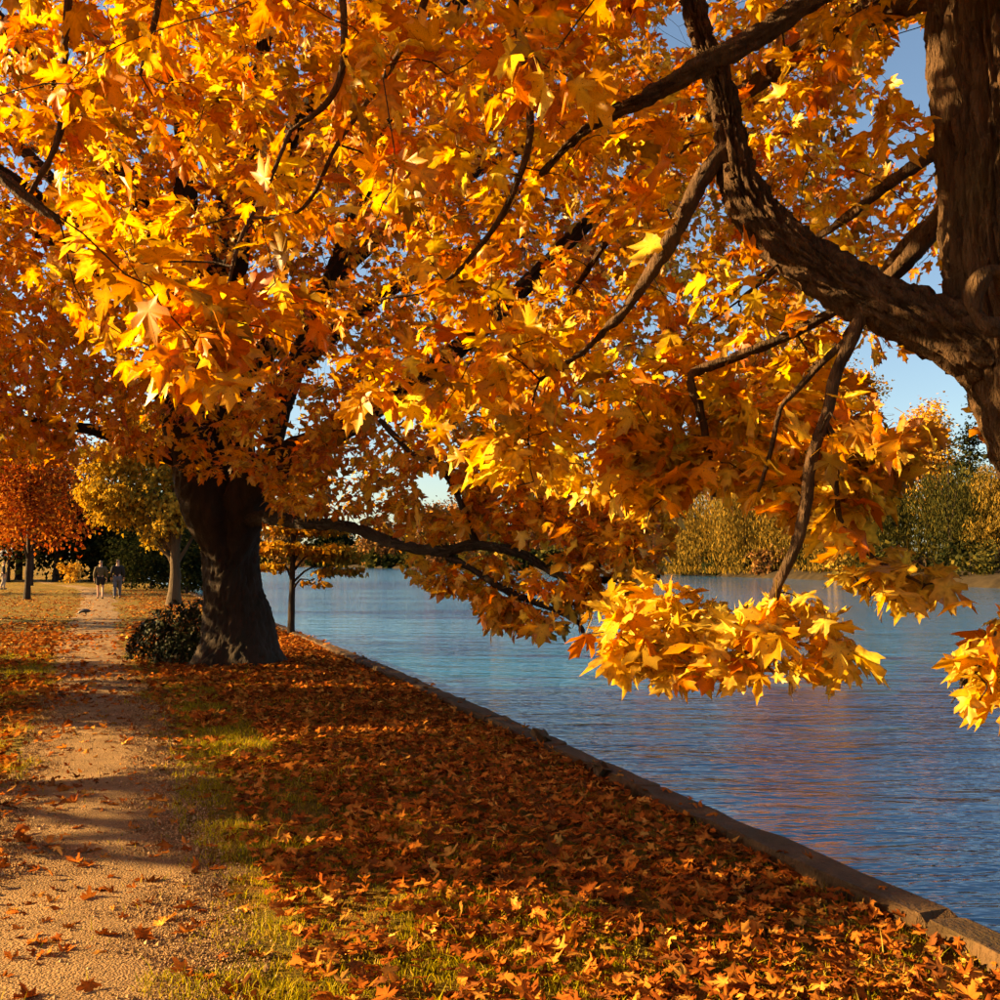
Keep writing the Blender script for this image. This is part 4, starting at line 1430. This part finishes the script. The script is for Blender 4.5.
# crow foraging on the path
def crow():
    c = G(85, 616)
    root = thing('crow', 'black crow bent forward pecking on the gravel path', 'bird', (c[0], c[1], hp(c) + .02))
    root.rotation_euler = (0, 0, R(10))
    m = plain('crow_feathers', (.012, .012, .015), .45, .5)
    skin_obj('body', [[(.02, 0, .17, .065), (-.06, 0, .175, .062), (-.12, 0, .15, .045), (-.165, 0, .115, .038), (-.195, 0, .095, .022)], [(.02, 0, .17, .065), (.10, 0, .165, .045), (.17, 0, .16, .022)]], m, root)
    skin_obj('beak', [[(-.195, 0, .095, .014), (-.23, 0, .07, .009), (-.255, 0, .045, .004)]], m, root)
    for sd in (-1, 1):
        skin_obj('wing', [[(-.06, .05 * sd, .19, (.035, .014)), (.04, .06 * sd, .185, (.045, .012)), (.14, .04 * sd, .165, (.03, .008)), (.20, .02 * sd, .155, (.012, .005))]], m, root)
        skin_obj('leg', [[(.01, .035 * sd, .12, .016), (.03, .035 * sd, .06, .007), (.015, .035 * sd, .0, .006), (-.03, .035 * sd, -.012, .005)]], m, root)
    skin_obj('tail', [[(.15, 0, .16, (.03, .012)), (.22, 0, .15, (.04, .008)), (.28, 0, .14, (.035, .005))]], m, root)


crow()

# stones lodged on the outer side of the coping
for (px, py, s, lab) in [(545, 737, .09, 'pointed dark stone lodged on the outer edge of the coping'), (603, 768, .08, 'flat dark stone lying on the coping nearer the camera')]:
    c = G(px, py, .06)
    o = link('stone', stone_mesh(s * 1.3, s * 1.6, s * .8, int(px), .03), None, (c[0] - .02, c[1], .05), label=lab, category='stone')
    o.rotation_euler = (.3, .25, .6)

# ------------------------------------------------------------------ leaf litter
def litter_density(x, y):
    q = x - path_right(y)
    w = path_w(y)
    wq = wall_x(y) - path_right(y)
    far = sstep(6.0, 10.0, y)
    patch = fbm(x * .9 + 4, y * .9, 0, 3)
    d = np.where(q < -w, 230 * sstep(-.35, .2, patch + .15), 46 + 40 * sstep(8, 15, y) * sstep(-.2, .4, patch))
    edge = np.where((q >= -w) & (q < -w + .95), 95 * sstep(-.3, .3, patch) * (1 - sstep(.35, .95, q + w)), 0)
    rt = np.where(q < .28, 30 + 120 * far, np.where(q < .85, (220 + 160 * far) * (.10 + 1.3 * sstep(-.30, .22, patch)), 480.0))
    d = np.where(q >= 0, rt, d + edge)
    d = d * (1 - sstep(17, 30, y) * .88) * (1 - .7 * sstep(30, 60, y))
    return np.where(q > wq - .12, 22, d) * (q < wq + .1)


gL = np.random.default_rng(77)
N = 560000
ly = 2.6 + (gL.random(N) ** 1.0) * 57
half = .56 * ly + .6
lx = -half + gL.random(N) * (half + np.minimum(half, wall_x(ly) + .1))
area = (half + np.minimum(half, wall_x(ly) + .1)) * 57 / N      # m2 that each sample stands for
keep = (gL.random(N) < litter_density(lx, ly) * area) & (lx < wall_x(ly) + .08)
# the old maple's trunk and ivy stand there
keep &= np.hypot(lx - bB[0], ly - bB[1]) > .72
lx, ly = lx[keep], ly[keep]
n = len(lx)
on_kerb = lx > wall_x(ly) - .11
lz = np.where(on_kerb, .035, H(lx, ly)) + .012 + .045 * gL.random(n) * (litter_density(lx, ly) > 60)
A = gL.normal(0, 1, (n, 3))
A[:, 2] = gL.normal(0, .18, n) * np.where(on_kerb, .2, 1)
A = nrm(A)
U = nrm(np.array((0, 0, 1.0)) + gL.normal(0, .36, (n, 3)))
S = .067 * np.clip(gL.normal(1, .3, n), .4, 1.6)
B = np.stack([lx, ly, lz], 1) - A * S[:, None] * .4
B[:, 2] += np.maximum(0, -A[:, 2]) * S * .25
k = gL.choice(6, n, p=RUST_W)
tint = RUST[k] * (1 + .22 * gL.normal(0, 1, (n, 1)).clip(-1.6, 1.6))
px, py, d = proj(np.stack([lx, ly, lz], 1))
vis = (px > 5) & (px < 995) & (py > 600) & (py < 995)
pick = np.argsort(-np.where(vis, S * F / d, 0))[:300]
sel = np.zeros(n, bool)
sel[pick] = True
var = leaf_variants('fallen_leaf', OUT1, RUST, M['litter'], (-.75, .7), (-.5, .9), .09, 5, .5, .35)
words = ['orange-brown', 'rust-brown', 'dark russet', 'light orange', 'dark brown', 'pale tan']
for i in pick:
    q = lx[i] - path_right(ly[i])
    where = 'path' if q < 0 else 'grass strip' if q < 1.15 else 'litter bank'
    place = 'on the path' if q < 0 else 'in the grass' if q < 1.15 else 'in the litter'
    tilt = 'edge-on' if abs(U[i][2]) < .72 else 'tilted' if abs(U[i][2]) < .9 else 'flat'
    big = 'large ' if S[i] > .094 else 'small ' if S[i] < .080 else ''
    row = 'bottom edge' if py[i] > 940 else 'one stride in' if py[i] > 860 else 'farther back'
    colm = ['far left', 'left', 'left of centre', 'right of centre', 'right', 'far right'][int(np.clip(px[i] / 1000 * 6, 0, 5))]
    o = link('fallen_leaf', var[k[i]][int(gL.integers(0, 5))], None, label=f'{big}{tilt} {words[k[i]]} maple leaf {place}, {row}, {colm}', category='leaf', group='fallen leaves on the ' + where)
    o.matrix_world = frame_matrix(B[i], A[i], U[i], S[i])
near = ~sel & (ly < 5.6)
farl = ~sel & (ly >= 5.6) & (ly < 12)
farm = ~sel & (ly >= 12)
J = Join()
J.add(*leaf_soup(B[near], A[near], U[near], S[near], tint[near].clip(.01, .9), OUT1, gL, (-.75, .7), (-.5, .9), .09, .35))
J.add(*leaf_soup(B[farl], A[farl], U[farl], S[farl], tint[farl].clip(.01, .9), OUT2, gL, (-.75, .7), (-.5, .9), .09, .35))
J.add(*leaf_soup(B[farm], A[farm], U[farm], S[farm], tint[farm].clip(.01, .9), OUT4, gL, (-.75, .7), (-.5, .9), .09, .35))
link('leaf_litter', J.mesh('leaf_litter', M['litter']), kind='stuff', label='thick carpet of rust-coloured fallen maple leaves between path and wall', category='leaf litter')
print('litter', n)

# ------------------------------------------------------------------ grass blades
gG = np.random.default_rng(88)
N = 165000
gy = 2.8 + gG.random(N) ** 1.7 * 15
half = .54 * gy + .4
gx = -half + gG.random(N) * (half + np.minimum(half, wall_x(gy)))
q = gx - path_right(gy) + .20 * noise(gx * 1.3, gy * 1.3) + .26 * noise(gx * 4.2, gy * 4.2)
dens = np.where(q > -.02, np.where(q < 1.7, 1.0, .35), np.where(q < -path_w(gy) - .05, .6, 0.012))
tuft = fbm(gx * 3.2, gy * 3.2, 0, 2)
keep = (gG.random(N) < dens * (.45 + .8 * sstep(-.4, .4, tuft))) & (np.hypot(gx - bB[0], gy - bB[1]) > .8)
gx, gy, tuft = gx[keep], gy[keep], tuft[keep]
n = len(gx)
hh = gG.uniform(.018, .055, n) * (1 + .7 * tuft.clip(-.5, 1)) * (1 + 1.0 * (gG.random(n) > .985))
az = gG.random(n) * 2 * np.pi
lean = gG.normal(0, .5, (n, 2))
wd = gG.uniform(.0014, .0028, n) * (1 + gy * .05)
b = np.stack([gx, gy, H(gx, gy) - .003], 1)
side = np.stack([np.cos(az) * wd, np.sin(az) * wd, np.zeros(n)], 1)
midp = b + np.stack([lean[:, 0] * hh * .35, lean[:, 1] * hh * .35, hh * .6], 1)
tipp = b + np.stack([lean[:, 0] * hh, lean[:, 1] * hh, hh], 1)
V = np.stack([b - side, b + side, midp + side * .8, midp - side * .8, tipp], 1).reshape(-1, 3)
T = (np.arange(n) * 5)[:, None, None] + np.array([[0, 1, 2], [0, 2, 3], [3, 2, 4]])[None]
gp = np.array([(.40, .34, .024), (.30, .27, .020), (.48, .37, .03), (.52, .37, .08), (.20, .19, .018)])
C = np.repeat(gp[gG.choice(5, n, p=[.3, .25, .22, .13, .1])], 5, 0)
link('grass', mesh('grass', V, T.reshape(-1, 3), M['grass'], C), kind='stuff', label='short yellow-green grass growing along the path edge', category='grass')

# ------------------------------------------------------------------ loose gravel stones on the near path
gS = np.random.default_rng(99)
N = 70000
sy = 2.9 + gS.beta(1, 2.6, N) * 17
sx = path_right(sy) - gS.random(N) * path_w(sy) * 1.06 + .10 + np.maximum(0, gS.normal(0, .09, N))
n = N
size = gS.uniform(.0022, .0062, n) * (1 + 1.2 * (gS.random(n) > .97)) * (1 + .04 * sy)
octa = np.array([(1, 0, -.35), (0, 1, -.35), (-1, 0, -.35), (0, -1, -.35), (0, 0, .8)], float)
ang = gS.random(n) * 6.283
ca, sa = np.cos(ang), np.sin(ang)
loc = octa[None] * (1 + gS.uniform(-.35, .35, (n, 5, 1))) * size[:, None, None]
V = np.zeros((n, 5, 3))
V[..., 0] = loc[..., 0] * ca[:, None] - loc[..., 1] * sa[:, None]
V[..., 1] = loc[..., 0] * sa[:, None] + loc[..., 1] * ca[:, None]
V[..., 2] = loc[..., 2]
V += np.stack([sx, sy, H(sx, sy) + .012 + size * .25], 1)[:, None]
t8 = np.array([(0, 1, 4), (1, 2, 4), (2, 3, 4), (3, 0, 4)])
T = (np.arange(n) * 5)[:, None, None] + t8[None]
sp = np.array([(.32, .20, .095), (.23, .14, .065), (.42, .28, .145), (.15, .09, .042)])
C = np.repeat(sp[gS.integers(0, 4, n)], 5, 0)
M['pebble'] = leaf_material('pebble', 0.0, .8, 0)
link('gravel', mesh('gravel', V, T.reshape(-1, 3), M['pebble'], C, smooth=False), kind='stuff', label='loose brown gravel covering the near stretch of path', category='gravel')
print('tris', sum(len(o.data.loop_triangles) or len(o.data.polygons) for o in sc.objects if o.type == 'MESH'))
